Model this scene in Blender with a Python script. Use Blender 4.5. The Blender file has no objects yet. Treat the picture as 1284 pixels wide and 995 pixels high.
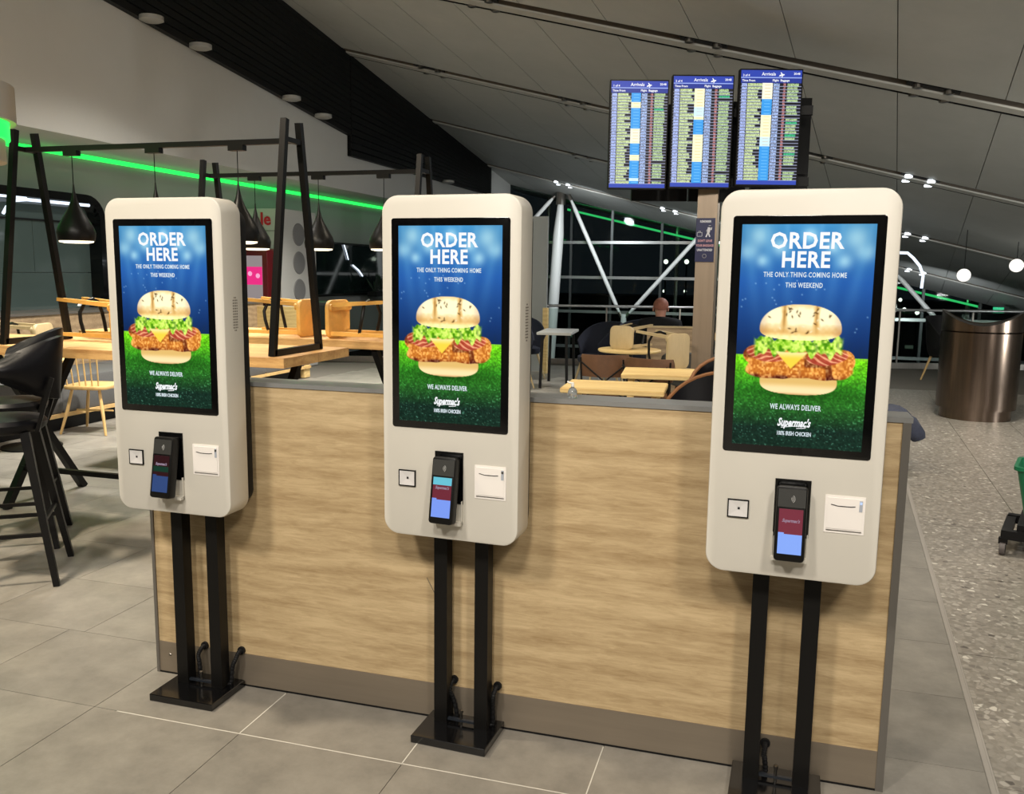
import bpy, bmesh, math, random
import numpy as np
from mathutils import Vector, Matrix
random.seed(7); RNG=np.random.RandomState(5)
PI=math.pi
scene=bpy.context.scene
C=scene.collection
# ------------------------------------------------------------------ camera
cd=bpy.data.cameras.new('camera'); cam=bpy.data.objects.new('camera',cd); C.objects.link(cam); scene.camera=cam
yaw,pit,rol=-0.2871,0.1425,0.013
_f=Vector((math.sin(yaw)*math.cos(pit),math.cos(yaw)*math.cos(pit),-math.sin(pit)))
_r=Vector((math.cos(yaw),-math.sin(yaw),0)); _u=_r.cross(_f)
_r2=math.cos(rol)*_r+math.sin(rol)*_u; _u2=-math.sin(rol)*_r+math.cos(rol)*_u
cam.matrix_world=Matrix(((_r2.x,_u2.x,-_f.x,.4573),(_r2.y,_u2.y,-_f.y,-2.6544),(_r2.z,_u2.z,-_f.z,1.534),(0,0,0,1)))
cd.sensor_fit='HORIZONTAL'; cd.sensor_width=36; cd.lens=36*1092.7/1284; cd.clip_start=.05; cd.clip_end=300
# ------------------------------------------------------------------ view, world
vs=scene.view_settings; vs.view_transform='Standard'; vs.look='None'; vs.exposure=0.0; vs.gamma=1; vs.use_curve_mapping=False
w=bpy.data.worlds.new('night_sky'); scene.world=w; w.use_nodes=True
w.node_tree.nodes['Background'].inputs[0].default_value=(.010,.013,.016,1); w.node_tree.nodes['Background'].inputs[1].default_value=.5
def ceil_z(x,y): return 4.663-.25*x-.1256*y
# ------------------------------------------------------------------ lamps of the hall
def area(name,loc,power,size,col=(1,.95,.87),spread=2.4,target=None):
    l=bpy.data.lights.new(name,'AREA'); l.energy=power; l.size=size; l.shape='DISK'; l.color=col; l.spread=spread
    o=bpy.data.objects.new(name,l); C.objects.link(o); o.location=loc
    if target: o.rotation_euler=(Vector(target)-Vector(loc)).to_track_quat('-Z','Y').to_euler()
    return o
WARM=(1,.93,.83)
area('hall_lamp',(-2.0,-4.4,4.85),112,.7,WARM,2.5,(-.9,0,.7))
area('hall_lamp',(.2,-4.8,4.8),102,.7,WARM,2.5,(0,0,.7))
area('hall_lamp',(2.4,-4.0,4.3),82,.7,WARM,2.5,(.9,0,.7))
area('hall_lamp',(-3.4,-.6,4.5),92,.35,(1,.86,.66),1.9,(-2.9,.9,0))
area('hall_lamp',(1.9,2.2,3.8),48,.35,WARM,2.5,(1.8,2.6,0))
area('hall_lamp',(2.1,6.2,3.25),60,.35,WARM,2.5,(2.3,6.9,0))
area('hall_lamp',(-3.4,4.6,4.5),150,.5,(1,.95,.86),1.9,(-4.2,4.6,0))
area('hall_lamp',(-4.2,7.9,4.0),120,.5,(1,.95,.86),1.7,(-4.8,7.6,0))
area('hall_lamp',(-.6,4.4,4.0),36,.4,(1,.86,.66),2.4,(-.6,4.4,0))
area('hall_lamp',(.45,9.6,3.1),60,.5,(.95,.97,1),2.6,(-1.4,9.9,0))
area('hall_lamp',(-4.6,3.0,4.1),75,.4,(1,.95,.87),1.7,(-4.7,3.0,0))
area('facade_spot',(-3.6,16.3,3.0),42,.3,(.92,.97,1),2.4,(-4.4,18.8,1.2))
area('facade_spot',(-.8,16.6,2.4),24,.3,(.92,.97,1),2.4,(-2.2,18.8,1.0))
area('facade_spot',(3.6,15.8,.7),20,.3,(.92,.97,1),2.4,(3.6,18.6,.4))
# unseen fill lamps added to brighten the sloping ceiling, right and behind the seating
area('ceiling_fill',(6.6,5.5,.9),72,.5,(.97,1,.98),2.7,(4.2,8.0,2.6))
area('ceiling_fill',(5.6,0.0,1.4),34,.5,(1,.95,.88),2.7,(3.2,4.5,3.4))
area('ceiling_fill',(6.2,11.5,.0),22,.8,(.95,1,.98),2.7,(3.8,15.0,1.6))
area('ceiling_fill',(-2.2,13.8,-.6),16,.5,(.93,1,.97),2.7,(-2.0,15.5,3.4))
# ------------------------------------------------------------------ material helpers
def s2l(c): return tuple(((v/255)/12.92 if v/255<=.04045 else ((v/255+.055)/1.055)**2.4) for v in c)
MATS={}
def mat(name,col,rough=.5,metal=0,emit=None,estr=1,noise=0,nscale=8,bump=0,stretch=None,coat=0,trans=0,ior=1.45,rnd=0,spec=.5,col2=None):
    if sum(col)<75 and not metal and rough>.3: spec=.22
    if name in MATS: return MATS[name]
    m=bpy.data.materials.new(name); m.use_nodes=True; nt=m.node_tree; b=nt.nodes['Principled BSDF']
    c=s2l(col)+(1,)
    b.inputs['Base Color'].default_value=c; b.inputs['Roughness'].default_value=rough; b.inputs['Metallic'].default_value=metal
    b.inputs['Coat Weight'].default_value=coat; b.inputs['Specular IOR Level'].default_value=spec
    if trans: b.inputs['Transmission Weight'].default_value=trans; b.inputs['IOR'].default_value=ior
    if emit: b.inputs['Emission Color'].default_value=s2l(emit)+(1,); b.inputs['Emission Strength'].default_value=estr
    if noise or bump:
        tc=nt.nodes.new('ShaderNodeTexCoord'); mp=nt.nodes.new('ShaderNodeMapping'); n=nt.nodes.new('ShaderNodeTexNoise')
        nt.links.new(tc.outputs['Object'],mp.inputs[0]); nt.links.new(mp.outputs[0],n.inputs['Vector'])
        if stretch: mp.inputs['Scale'].default_value=stretch
        n.inputs['Scale'].default_value=nscale; n.inputs['Detail'].default_value=6; n.inputs['Roughness'].default_value=.72
        if noise:
            r=nt.nodes.new('ShaderNodeValToRGB'); r.color_ramp.elements[0].position=.3; r.color_ramp.elements[1].position=.7
            d=col2 if col2 else tuple(max(0,v*(1-noise)) for v in col)
            r.color_ramp.elements[0].color=s2l(d)+(1,); r.color_ramp.elements[1].color=c
            nt.links.new(n.outputs['Fac'],r.inputs[0]); out=r.outputs[0]
            if rnd:
                oi=nt.nodes.new('ShaderNodeObjectInfo'); mr=nt.nodes.new('ShaderNodeMapRange'); mr.inputs[3].default_value=1-rnd; mr.inputs[4].default_value=1+rnd
                hs=nt.nodes.new('ShaderNodeHueSaturation'); nt.links.new(oi.outputs['Random'],mr.inputs[0]); nt.links.new(mr.outputs[0],hs.inputs['Value']); nt.links.new(out,hs.inputs['Color']); out=hs.outputs[0]
                nt.links.new(oi.outputs['Location'],mp.inputs['Location'])
            nt.links.new(out,b.inputs['Base Color'])
        if bump:
            bp=nt.nodes.new('ShaderNodeBump'); bp.inputs['Strength'].default_value=bump; bp.inputs['Distance'].default_value=.004
            nt.links.new(n.outputs['Fac'],bp.inputs['Height']); nt.links.new(bp.outputs[0],b.inputs['Normal'])
    MATS[name]=m; return m
def emis(name,col,strength=1):
    return mat(name,(0,0,0),.3,emit=col,estr=strength)
def attr_screen(name,attr='col',strength=1.0,rough=.06):
    m=bpy.data.materials.new(name); m.use_nodes=True; nt=m.node_tree; b=nt.nodes['Principled BSDF']
    a=nt.nodes.new('ShaderNodeAttribute'); a.attribute_name=attr
    b.inputs['Base Color'].default_value=(0,0,0,1); b.inputs['Roughness'].default_value=rough
    nt.links.new(a.outputs['Color'],b.inputs['Emission Color']); b.inputs['Emission Strength'].default_value=strength
    return m
def oak(name,light,dark,scale=1.0,axis='x',wavew=.12):
    m=bpy.data.materials.new(name); m.use_nodes=True; nt=m.node_tree; N=nt.nodes.new; L=nt.links.new; b=nt.nodes['Principled BSDF']
    tc=N('ShaderNodeTexCoord'); mp=N('ShaderNodeMapping'); L(tc.outputs['Object'],mp.inputs[0])
    oi=N('ShaderNodeObjectInfo'); L(oi.outputs['Location'],mp.inputs['Location'])
    sc={'x':(1.1*scale,6*scale,7*scale),'y':(6*scale,.7*scale,9*scale),'z':(6*scale,6*scale,.7*scale)}[axis]
    mp.inputs['Scale'].default_value=sc
    n1=N('ShaderNodeTexNoise'); n1.inputs['Scale'].default_value=1.6; n1.inputs['Detail'].default_value=4; n1.inputs['Distortion'].default_value=1.2; L(mp.outputs[0],n1.inputs['Vector'])
    mp2=N('ShaderNodeMapping'); L(tc.outputs['Object'],mp2.inputs[0]); mp2.inputs['Scale'].default_value={'x':(.35,3.2,3.2),'y':(3.2,.35,3.2),'z':(3.2,3.2,.35)}[axis]
    n2=N('ShaderNodeTexNoise'); n2.inputs['Scale'].default_value=26*scale; n2.inputs['Detail'].default_value=9; n2.inputs['Roughness'].default_value=.75; n2.inputs['Distortion'].default_value=.6; L(mp2.outputs[0],n2.inputs['Vector'])
    wv=N('ShaderNodeTexWave'); wv.wave_type='BANDS'; wv.bands_direction={'x':'Z','y':'Z','z':'X'}[axis]; wv.inputs['Scale'].default_value=.55; wv.inputs['Distortion'].default_value=9; wv.inputs['Detail'].default_value=3; wv.inputs['Detail Scale'].default_value=.8; L(mp.outputs[0],wv.inputs['Vector'])
    a=N('ShaderNodeMix'); a.data_type='FLOAT'; a.inputs[0].default_value=.62; L(n1.outputs['Fac'],a.inputs[2]); L(n2.outputs['Fac'],a.inputs[3])
    a2=N('ShaderNodeMix'); a2.data_type='FLOAT'; a2.inputs[0].default_value=wavew; L(a.outputs[0],a2.inputs[2]); L(wv.outputs['Fac'],a2.inputs[3])
    r=N('ShaderNodeValToRGB'); r.color_ramp.elements[0].position=.34; r.color_ramp.elements[1].position=.62
    r.color_ramp.elements[0].color=s2l(dark)+(1,); r.color_ramp.elements[1].color=s2l(light)+(1,)
    L(a2.outputs[0],r.inputs[0]); L(r.outputs[0],b.inputs['Base Color']); b.inputs['Roughness'].default_value=.5
    MATS[name]=m; return m
# ------------------------------------------------------------------ mesh helpers
def bx(bm,x0,y0,z0,x1,y1,z1):
    v=[bm.verts.new(p) for p in ((x0,y0,z0),(x1,y0,z0),(x1,y1,z0),(x0,y1,z0),(x0,y0,z1),(x1,y0,z1),(x1,y1,z1),(x0,y1,z1))]
    for f in ((0,3,2,1),(4,5,6,7),(0,1,5,4),(1,2,6,5),(2,3,7,6),(3,0,4,7)): bm.faces.new([v[i] for i in f])
    return v
def bmbox(*a):
    bm=bmesh.new(); bx(bm,*a); return bm
def bar(bm,a,b,w,h=None,taper=1.0):
    """square bar from a to b"""
    h=h or w; a=Vector(a); b=Vector(b); d=(b-a).normalized()
    up=Vector((0,0,1)) if abs(d.z)<.9 else Vector((0,1,0))
    s=d.cross(up).normalized(); t=s.cross(d).normalized(); vs=[]
    for p,k in ((a,1),(b,taper)):
        for i,j in ((-1,-1),(1,-1),(1,1),(-1,1)): vs.append(bm.verts.new(p+s*i*w/2*k+t*j*h/2*k))
    for f in ((3,2,1,0),(4,5,6,7),(0,1,5,4),(1,2,6,5),(2,3,7,6),(3,0,4,7)): bm.faces.new([vs[i] for i in f])
def tube(bm,pts,r,n=8,r2=None,cap=True):
    pts=[Vector(p) for p in pts]; rings=[]; prev=None
    for i,p in enumerate(pts):
        d=(pts[min(i+1,len(pts)-1)]-pts[max(i-1,0)]).normalized()
        if prev is None: s=d.cross(Vector((0,0,1)) if abs(d.z)<.9 else Vector((0,1,0))).normalized()
        else: s=(prev-d*prev.dot(d)).normalized()
        prev=s; t=d.cross(s); rr=r if r2 is None else r+(r2-r)*i/(len(pts)-1)
        if isinstance(r,(list,tuple)): rr=r[i]
        rings.append([bm.verts.new(p+(s*math.cos(k*2*PI/n)+t*math.sin(k*2*PI/n))*rr) for k in range(n)])
    for a,b in zip(rings,rings[1:]):
        for k in range(n): bm.faces.new((a[k],a[(k+1)%n],b[(k+1)%n],b[k]))
    if cap: bm.faces.new(rings[0][::-1]); bm.faces.new(rings[-1])
def lathe(bm,prof,n=28,c=(0,0,0),cap0=False,cap1=False):
    rings=[[bm.verts.new((c[0]+r*math.cos(k*2*PI/n),c[1]+r*math.sin(k*2*PI/n),c[2]+z)) for k in range(n)] for r,z in prof]
    for a,b in zip(rings,rings[1:]):
        for k in range(n): bm.faces.new((a[k],a[(k+1)%n],b[(k+1)%n],b[k]))
    if cap0: bm.faces.new(rings[0][::-1])
    if cap1: bm.faces.new(rings[-1])
def rr(w,h,r,n=6,cx=0,cz=0):
    pts=[]
    for sx,sz,a0 in ((1,1,0),(-1,1,PI/2),(-1,-1,PI),(1,-1,3*PI/2)):
        for i in range(n+1):
            a=a0+PI/2*i/n; pts.append((cx+sx*(w/2-r)+r*math.cos(a),cz+sz*(h/2-r)+r*math.sin(a)))
    return pts
def rslab(bm,w,h,r,y0,y1,cx=0,cz=0,bev=.004,n=6):
    """rounded rectangle in xz, solid from y0 (front) to y1, edges softened"""
    secs=[(y0,bev),(y0+bev*.3,bev*.3),(y0+bev,0),(y1-bev,0),(y1-bev*.3,bev*.3),(y1,bev)]
    rings=[]
    for y,ins in secs:
        rings.append([bm.verts.new((x,y,z)) for x,z in rr(w-2*ins,h-2*ins,max(r-ins,.0005),n,cx,cz)])
    m=len(rings[0])
    for a,b in zip(rings,rings[1:]):
        for k in range(m): bm.faces.new((a[k],b[k],b[(k+1)%m],a[(k+1)%m]))
    bm.faces.new(rings[0]); bm.faces.new(rings[-1][::-1])
def finish(name,bm,m=None,parent=None,smooth=False,kind=None,label=None,fix=True):
    if fix: bmesh.ops.recalc_face_normals(bm,faces=bm.faces)
    me=bpy.data.meshes.new(name); bm.to_mesh(me); bm.free()
    if smooth:
        for p in me.polygons: p.use_smooth=True
        try: me.set_sharp_from_angle(angle=math.radians(40))
        except Exception: pass
    if m: me.materials.append(m)
    o=bpy.data.objects.new(name,me); C.objects.link(o)
    if parent: o.parent=parent
    if kind: o['kind']=kind
    if label: o['label']=label
    return o
def tag(o,label,cat,group=None):
    o['label']=label; o['category']=cat
    if group: o['group']=group
    return o
def thing(name,label,cat,loc=(0,0,0),rz=0,group=None):
    o=bpy.data.objects.new(name,None); C.objects.link(o); o.location=loc; o.rotation_euler=(0,0,rz); o.empty_display_size=.1
    return tag(o,label,cat,group)
def kids(r): return [o for o in bpy.data.objects if o.parent==r]
def dup(root,loc,rz,label=None,rot=None):
    r=root.copy(); C.objects.link(r); r.location=loc; r.rotation_euler=rot if rot else (0,0,rz)
    if label: r['label']=label
    for ch in kids(root):
        if ch.type not in('MESH','LIGHT'): continue
        c=ch.copy(); C.objects.link(c); c.parent=r
        for g in kids(ch):
            d=g.copy(); C.objects.link(d); d.parent=c
    return r
def struct(name,bm,m,parent=None): return finish(name,bm,m,parent,kind=None if parent else 'structure')
def text(name,body,size,m,parent,loc,rot=(PI/2,0,0),bold=0,sx=1,shear=0,align='CENTER',ext=0.0003,spacing=1):
    cu=bpy.data.curves.new(name,'FONT'); cu.body=body; cu.size=size; cu.offset=bold; cu.shear=shear; cu.align_x=align; cu.align_y='CENTER'; cu.extrude=ext; cu.resolution_u=2; cu.space_character=spacing
    t=bpy.data.objects.new(name,cu); C.objects.link(t)
    dg=bpy.context.evaluated_depsgraph_get(); me=bpy.data.meshes.new_from_object(t.evaluated_get(dg)); bpy.data.objects.remove(t)
    me.materials.clear(); me.materials.append(m); me.name=name
    M=Matrix.Translation(loc)@(Matrix.Rotation(rot[2],4,'Z')@Matrix.Rotation(rot[0],4,'X'))@Matrix.Diagonal((sx,1,1,1))
    me.transform(M)
    o=bpy.data.objects.new(name,me); C.objects.link(o); o.parent=parent; return o
# ------------------------------------------------------------------ materials
M_tile=mat('grey_floor_tile',(142,137,128),.42,noise=.2,nscale=5,rnd=.07,bump=.05)
M_grout=mat('dark_grout',(112,107,98),.8)
M_grout_l=mat('pale_grout',(196,192,182),.8)
M_panel=mat('ceiling_grey',(176,178,174),.6,noise=.05,nscale=1.5)
M_dark=mat('matt_black',(14,14,15),.45)
M_dark2=mat('soft_black',(22,22,23),.6)
M_blackmetal=mat('black_powder_coat',(17,16,15),.38)
M_gloss=mat('gloss_black',(6,6,7),.08,coat=.4)
M_white=mat('kiosk_white',(206,201,190),.42,noise=.015,nscale=3)
M_whitewall=mat('white_paint',(184,184,180),.7,noise=.03,nscale=1)
M_wall=mat('grey_paint',(150,152,150),.7)
M_steel=mat('brushed_steel',(150,145,138),.28,metal=1,noise=.1,nscale=30,stretch=(1,1,.03))
M_bronze=mat('brushed_bronze_steel',(128,112,100),.24,metal=1,noise=.18,nscale=30,stretch=(1,1,.02))
M_kick=mat('brushed_skirting',(148,136,120),.42,metal=.55,noise=.08,nscale=14,stretch=(.05,1,1))
M_cap=mat('grey_counter_cap',(128,128,126),.35,noise=.05)
M_trim=mat('grey_edge_trim',(112,108,102),.4,metal=.4)
M_oak=oak('oak_laminate',(200,176,136),(152,126,88),wavew=.07)
M_oakz=oak('oak_dark_panel',(176,152,120),(128,106,80))
M_table=oak('oak_table',(214,172,112),(168,122,72),1.4)
M_tablepale=oak('pale_wood_table',(232,204,142),(206,172,112),1.4)
M_chairwood=mat('beech_wood',(222,184,122),.45,noise=.14,nscale=7,stretch=(1,1,.2))
M_chairpale=mat('pale_beech_wood',(196,174,132),.5,noise=.12,nscale=7,stretch=(1,1,.2))
M_leather=mat('black_leather',(14,14,19),.4,noise=.2,nscale=40,bump=.1)
M_navy=mat('navy_fabric',(20,26,44),.85,noise=.2,nscale=60)
M_brown=mat('tan_leather',(142,94,54),.5,noise=.16,nscale=10)
M_brown2=mat('brown_leather',(104,70,44),.55,noise=.16,nscale=10)
M_grey_uph=mat('grey_upholstery',(92,92,92),.9,noise=.1,nscale=50)
M_glasspane=mat('clear_glass',(214,228,222),.02,trans=1,ior=1.15)
M_warm=emis('pendant_glow',(255,240,205),2.2)
M_spot=emis('spotlight_glow',(240,248,255),3.5)
M_green=emis('green_led',(40,255,90),1.6)
M_green_reflection=emis('green_led_reflection',(60,220,120),.9)  # glow colour for the green LED line mirrored in the facade glass
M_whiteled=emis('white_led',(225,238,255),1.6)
M_txt=emis('screen_white_text',(250,252,255),1.0)
M_txt2=emis('screen_soft_white_text',(225,238,245),.95)
# ------------------------------------------------------------------ floor
X0,X1,Y0=-7.2,8.0,-6.0
def edge_y(x): return 11.55+.30*(x+2.4)+.35      # edge of the mezzanine floor
bm=bmesh.new()
vt=[bm.verts.new(p) for p in ((X0,Y0,-.012),(X1,Y0,-.012),(X1,edge_y(X1),-.012),(X0,edge_y(X0),-.012))]
vb=[bm.verts.new((v.co.x,v.co.y,-.35)) for v in vt]
bm.faces.new(vt); bm.faces.new(vb[::-1])
for i in range(4): bm.faces.new((vt[i],vb[i],vb[(i+1)%4],vt[(i+1)%4]))
floor=struct('floor',bm,M_grout)
def bnd(y): return 1.165+.075*y     # seam between grey tiles and terrazzo
TX,TY=.587,.5105; count=0
def tile_mesh(w,h,m,name='tile'):
    bm=bmesh.new(); e=.0025
    bx(bm,0,0,-.011,w-e,h-e,0)
    me_o=bm; return me_o
base=None; stuffbm=bmesh.new()
for k in range(-9,26):
    ya=-.302+k*TY; off=-1.754+(.077*k if k>0 else 0)-math.floor((-1.754+7.2)/TX)*TX
    i=0
    while True:
        xa=off+i*TX; i+=1
        xb=xa+TX
        if xa>bnd(ya)-.03: break
        cut=xb>min(bnd(ya),bnd(ya+TY))-.02
        if xa<X0+.02: continue
        visible = (xa>-6.3 and -1.3<ya<6.1)
        if ya+TY>edge_y(xa): continue
        if visible and not cut and count<262:
            if base is None:
                base=finish('tile',tile_mesh(TX,TY,M_tile),M_tile,floor); o=base
            else:
                o=base.copy(); C.objects.link(o)
            o.location=(xa,ya,0); count+=1
        elif cut and visible:
            bm=bmesh.new(); e=.0025; q=[(xa,ya),(bnd(ya)-.006,ya),(bnd(ya+TY-e)-.006,ya+TY-e),(xa,ya+TY-e)]
            t=[bm.verts.new((a,b,0)) for a,b in q]; u=[bm.verts.new((a,b,-.011)) for a,b in q]
            bm.faces.new(t); bm.faces.new(u[::-1])
            for j in range(4): bm.faces.new((t[j],u[j],u[(j+1)%4],t[(j+1)%4]))
            finish('tile',bm,M_tile,floor); count+=1
        else:
            bx(stuffbm,xa,ya,-.011,min(xb-.0025,bnd(ya)-.008),ya+TY-.0025,0)
finish('far_tiles',stuffbm,M_tile,floor,kind='stuff')
# pale grout runs close to the kiosks
bm=bmesh.new()
for (a,b,c,d) in ((-1.66,-.3065,-1.17,-.3025),(-1.17,-.3065,-.58,-.3025),(-.58,-.3065,.0,-.3025),(.0,-.3065,1.1,-.3025)):
    bx(bm,a,b,-.01,c,d,.0004)
for x in (-1.1695,-.5825,.0045): bx(bm,x-.002,-.30,-.01,x+.002,-.012,.0004)
finish('pale_grout_line',bm,M_grout_l,floor,kind='stuff')
# terrazzo
def terrazzo():
    m=bpy.data.materials.new('terrazzo'); m.use_nodes=True; nt=m.node_tree; N=nt.nodes.new; L=nt.links.new; b=nt.nodes['Principled BSDF']
    tc=N('ShaderNodeTexCoord'); v=N('ShaderNodeTexVoronoi'); v.inputs['Scale'].default_value=42; L(tc.outputs['Object'],v.inputs['Vector'])
    wn=N('ShaderNodeTexWhiteNoise'); L(v.outputs['Color'],wn.inputs['Vector'])
    r=N('ShaderNodeValToRGB'); r.color_ramp.interpolation='CONSTANT'
    els=[(0,(128,122,112)),(.30,(142,136,126)),(.55,(154,148,138)),(.78,(118,112,104)),(.86,(168,162,152)),(.95,(200,195,184)),(.988,(88,82,76))]
    r.color_ramp.elements[0].color=s2l(els[0][1])+(1,); r.color_ramp.elements[1].position=els[1][0]; r.color_ramp.elements[1].color=s2l(els[1][1])+(1,)
    for p,c in els[2:]:
        e=r.color_ramp.elements.new(p); e.color=s2l(c)+(1,)
    L(wn.outputs['Value'],r.inputs[0])
    v2=N('ShaderNodeTexVoronoi'); v2.inputs['Scale'].default_value=42; L(tc.outputs['Object'],v2.inputs['Vector']);v2.feature='DISTANCE_TO_EDGE'
    mr=N('ShaderNodeMapRange'); mr.inputs[1].default_value=.02; mr.inputs[2].default_value=.12; L(v2.outputs['Distance'],mr.inputs[0])
    mx=N('ShaderNodeMix'); mx.data_type='RGBA'; mx.inputs[6].default_value=s2l((136,130,120))+(1,); L(mr.outputs[0],mx.inputs[0]); L(r.outputs[0],mx.inputs[7])
    L(mx.outputs[2],b.inputs['Base Color']); b.inputs['Roughness'].default_value=.38
    return m
M_terr=terrazzo()
TW,TH=.60,1.02
def sk(x,y): return x+.075*y
for iy in range(-2,10):
    for ix in range(0,10):
        ya=.13+iy*TH; yb=ya+TH-.004; xa=1.185+ix*TW; xb=xa+TW-.004
        if xb>7.8 or yb>edge_y(xa): continue
        if ix>5: continue
        q=[(sk(xa,ya),ya),(sk(xb,ya),ya),(sk(xb,yb),yb),(sk(xa,yb),yb)]
        bm=bmesh.new(); t=[bm.verts.new((a,b,0)) for a,b in q]; u=[bm.verts.new((a,b,-.011)) for a,b in q]
        bm.faces.new(t); bm.faces.new(u[::-1])
        for j in range(4): bm.faces.new((t[j],u[j],u[(j+1)%4],t[(j+1)%4]))
        finish('terrazzo_tile',bm,M_terr,floor)
bm=bmesh.new()
t=[bm.verts.new(p) for p in ((sk(4.78,-1.9),-1.9,0),(7.99,-1.9,0),(7.99,11.9,0),(sk(4.78,11.9),11.9,0))]; bm.faces.new(t)
t=[bm.verts.new(p) for p in ((1.0,-5.9,0),(7.99,-5.9,0),(7.99,-1.92,0),(1.02,-1.92,0))]; bm.faces.new(t)
finish('far_terrazzo',bm,M_terr,floor,kind='stuff')
bm=bmesh.new()
bar(bm,(bnd(-2)+.0075,-2,-.006),(bnd(11)+.0075,11,-.006),.024,.011)
for d in (-.001,.014): bar(bm,(bnd(-2)+d,-2,-.0035),(bnd(11)+d,11,-.0035),.003,.0085)
struct('trim_1',bm,mat('seam_metal',(158,152,144),.5,metal=.2))
# ------------------------------------------------------------------ ceiling
FY=19.5
bm=bmesh.new()
for (ya,yb) in ((Y0,20.0),):
    q=[(X0,ya),(X1,ya),(X1,yb),(X0,yb)]
    a=[bm.verts.new((x,y,ceil_z(x,y)+.16)) for x,y in q]; b=[bm.verts.new((x,y,ceil_z(x,y)+.3)) for x,y in q]
    bm.faces.new(a[::-1]); bm.faces.new(b)
    for j in range(4): bm.faces.new((a[j],b[j],b[(j+1)%4],a[(j+1)%4]))
ceiling=struct('ceiling',bm,M_dark2)
tracks=[-3.35,.1,3.55,7.0,10.28,13.92,17.4]
hw=.19
rows=[(Y0,tracks[0]-hw)]+[(tracks[i]+hw,tracks[i+1]-hw) for i in range(6)]+[(tracks[6]+hw,19.45)]
gap=.004
for ya,yb in rows:
    sk_=[.593+.955*k for k in range(-10,9)]
    for k in range(len(sk_)-1):
        def xl(s,y): return min(max(s+.134*y,-6.2),X1)
        q=[(xl(sk_[k],ya)+gap,ya),(xl(sk_[k+1],ya)-gap,ya),(xl(sk_[k+1],yb)-gap,yb),(xl(sk_[k],yb)+gap,yb)]
        if q[1][0]-q[0][0]<.05 and q[2][0]-q[3][0]<.05: continue
        if q[1][0]<=q[0][0]: q[1]=(q[0][0]+.002,ya)
        if q[2][0]<=q[3][0]: q[2]=(q[3][0]+.002,yb)
        bm=bmesh.new(); a=[bm.verts.new((x,y,ceil_z(x,y))) for x,y in q]; b=[bm.verts.new((x,y,ceil_z(x,y)+.05)) for x,y in q]
        bm.faces.new(a[::-1]); bm.faces.new(b)
        for j in range(4): bm.faces.new((a[j],b[j],b[(j+1)%4],a[(j+1)%4]))
        finish('ceiling_panel',bm,M_panel,ceiling)
M_track=mat('track_grey',(176,176,170),.45)
M_chan=mat('track_channel_brown',(92,84,74),.6)
spots={7.0:[-2.82,-.36,1.84,3.9],10.28:[-4.7,-2.45,.9,2.24,4.4],13.92:[-3.1,-.4,2.76,4.9],17.4:[-4.3,-1.85,1.0,3.3]}
lit={(10.28,2.24),(13.92,2.76),(17.4,-4.3),(17.4,-1.85),(17.4,3.3),(17.4,1.0)}
names={-3.35:'behind the camera',.1:'over the kiosks',3.55:'over the seating'}
labs={7.0:'wide twin slot ceiling track nearest the viewer, crossing above the monitors with unlit spotlights',
10.28:'second ceiling track, running behind the flight monitors with a lit spotlight pair at right',
13.92:'third ceiling track, further back, passing low behind the right kiosk',
17.4:'furthest ceiling track beside the glass facade with bright small spotlights'}
for ty in tracks[3:]:
    t=thing('ceiling_track',labs[ty],'lighting track',(0,ty,ceil_z(0,ty)))
    def sl(bm,x0,x1,ya,yb,za,zb):
        q=[(x0,ya),(x1,ya),(x1,yb),(x0,yb)]
        a=[bm.verts.new((x,y,-.25*x-.1256*y+za)) for x,y in q]; b=[bm.verts.new((x,y,-.25*x-.1256*y+zb)) for x,y in q]
        bm.faces.new(a[::-1]); bm.faces.new(b)
        for j in range(4): bm.faces.new((a[j],b[j],b[(j+1)%4],a[(j+1)%4]))
    bm=bmesh.new(); sl(bm,-6.15,7.9,-.055,.085,-.02,.0); finish('centre_strip',bm,M_track,t)
    bm=bmesh.new(); sl(bm,-6.15,7.9,-.055,-.035,.001,.125); finish('near_channel',bm,M_chan,t)
    bm=bmesh.new(); sl(bm,-6.15,7.9,.168,.189,-.002,.125); finish('far_channel',bm,M_dark,t)
    for sx in spots[ty]:
        on=(ty,sx) in lit
        for sy in (-.12,.125):
            bm=bmesh.new(); sl(bm,sx-.24,sx+.24,sy-.045,sy+.045,0,.045); h=finish('spot_housing',bm,M_dark,t)
            for dx in (-.14,.14):
                bm=bmesh.new(); lathe(bm,[(.046,0),(.05,-.035),(.036,-.04),(.001,-.036)],14,(sx+dx,sy,-.25*(sx+dx)-.1256*sy+.01))
                finish('lamp_lens',bm,M_spot if on else M_steel,h)
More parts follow.
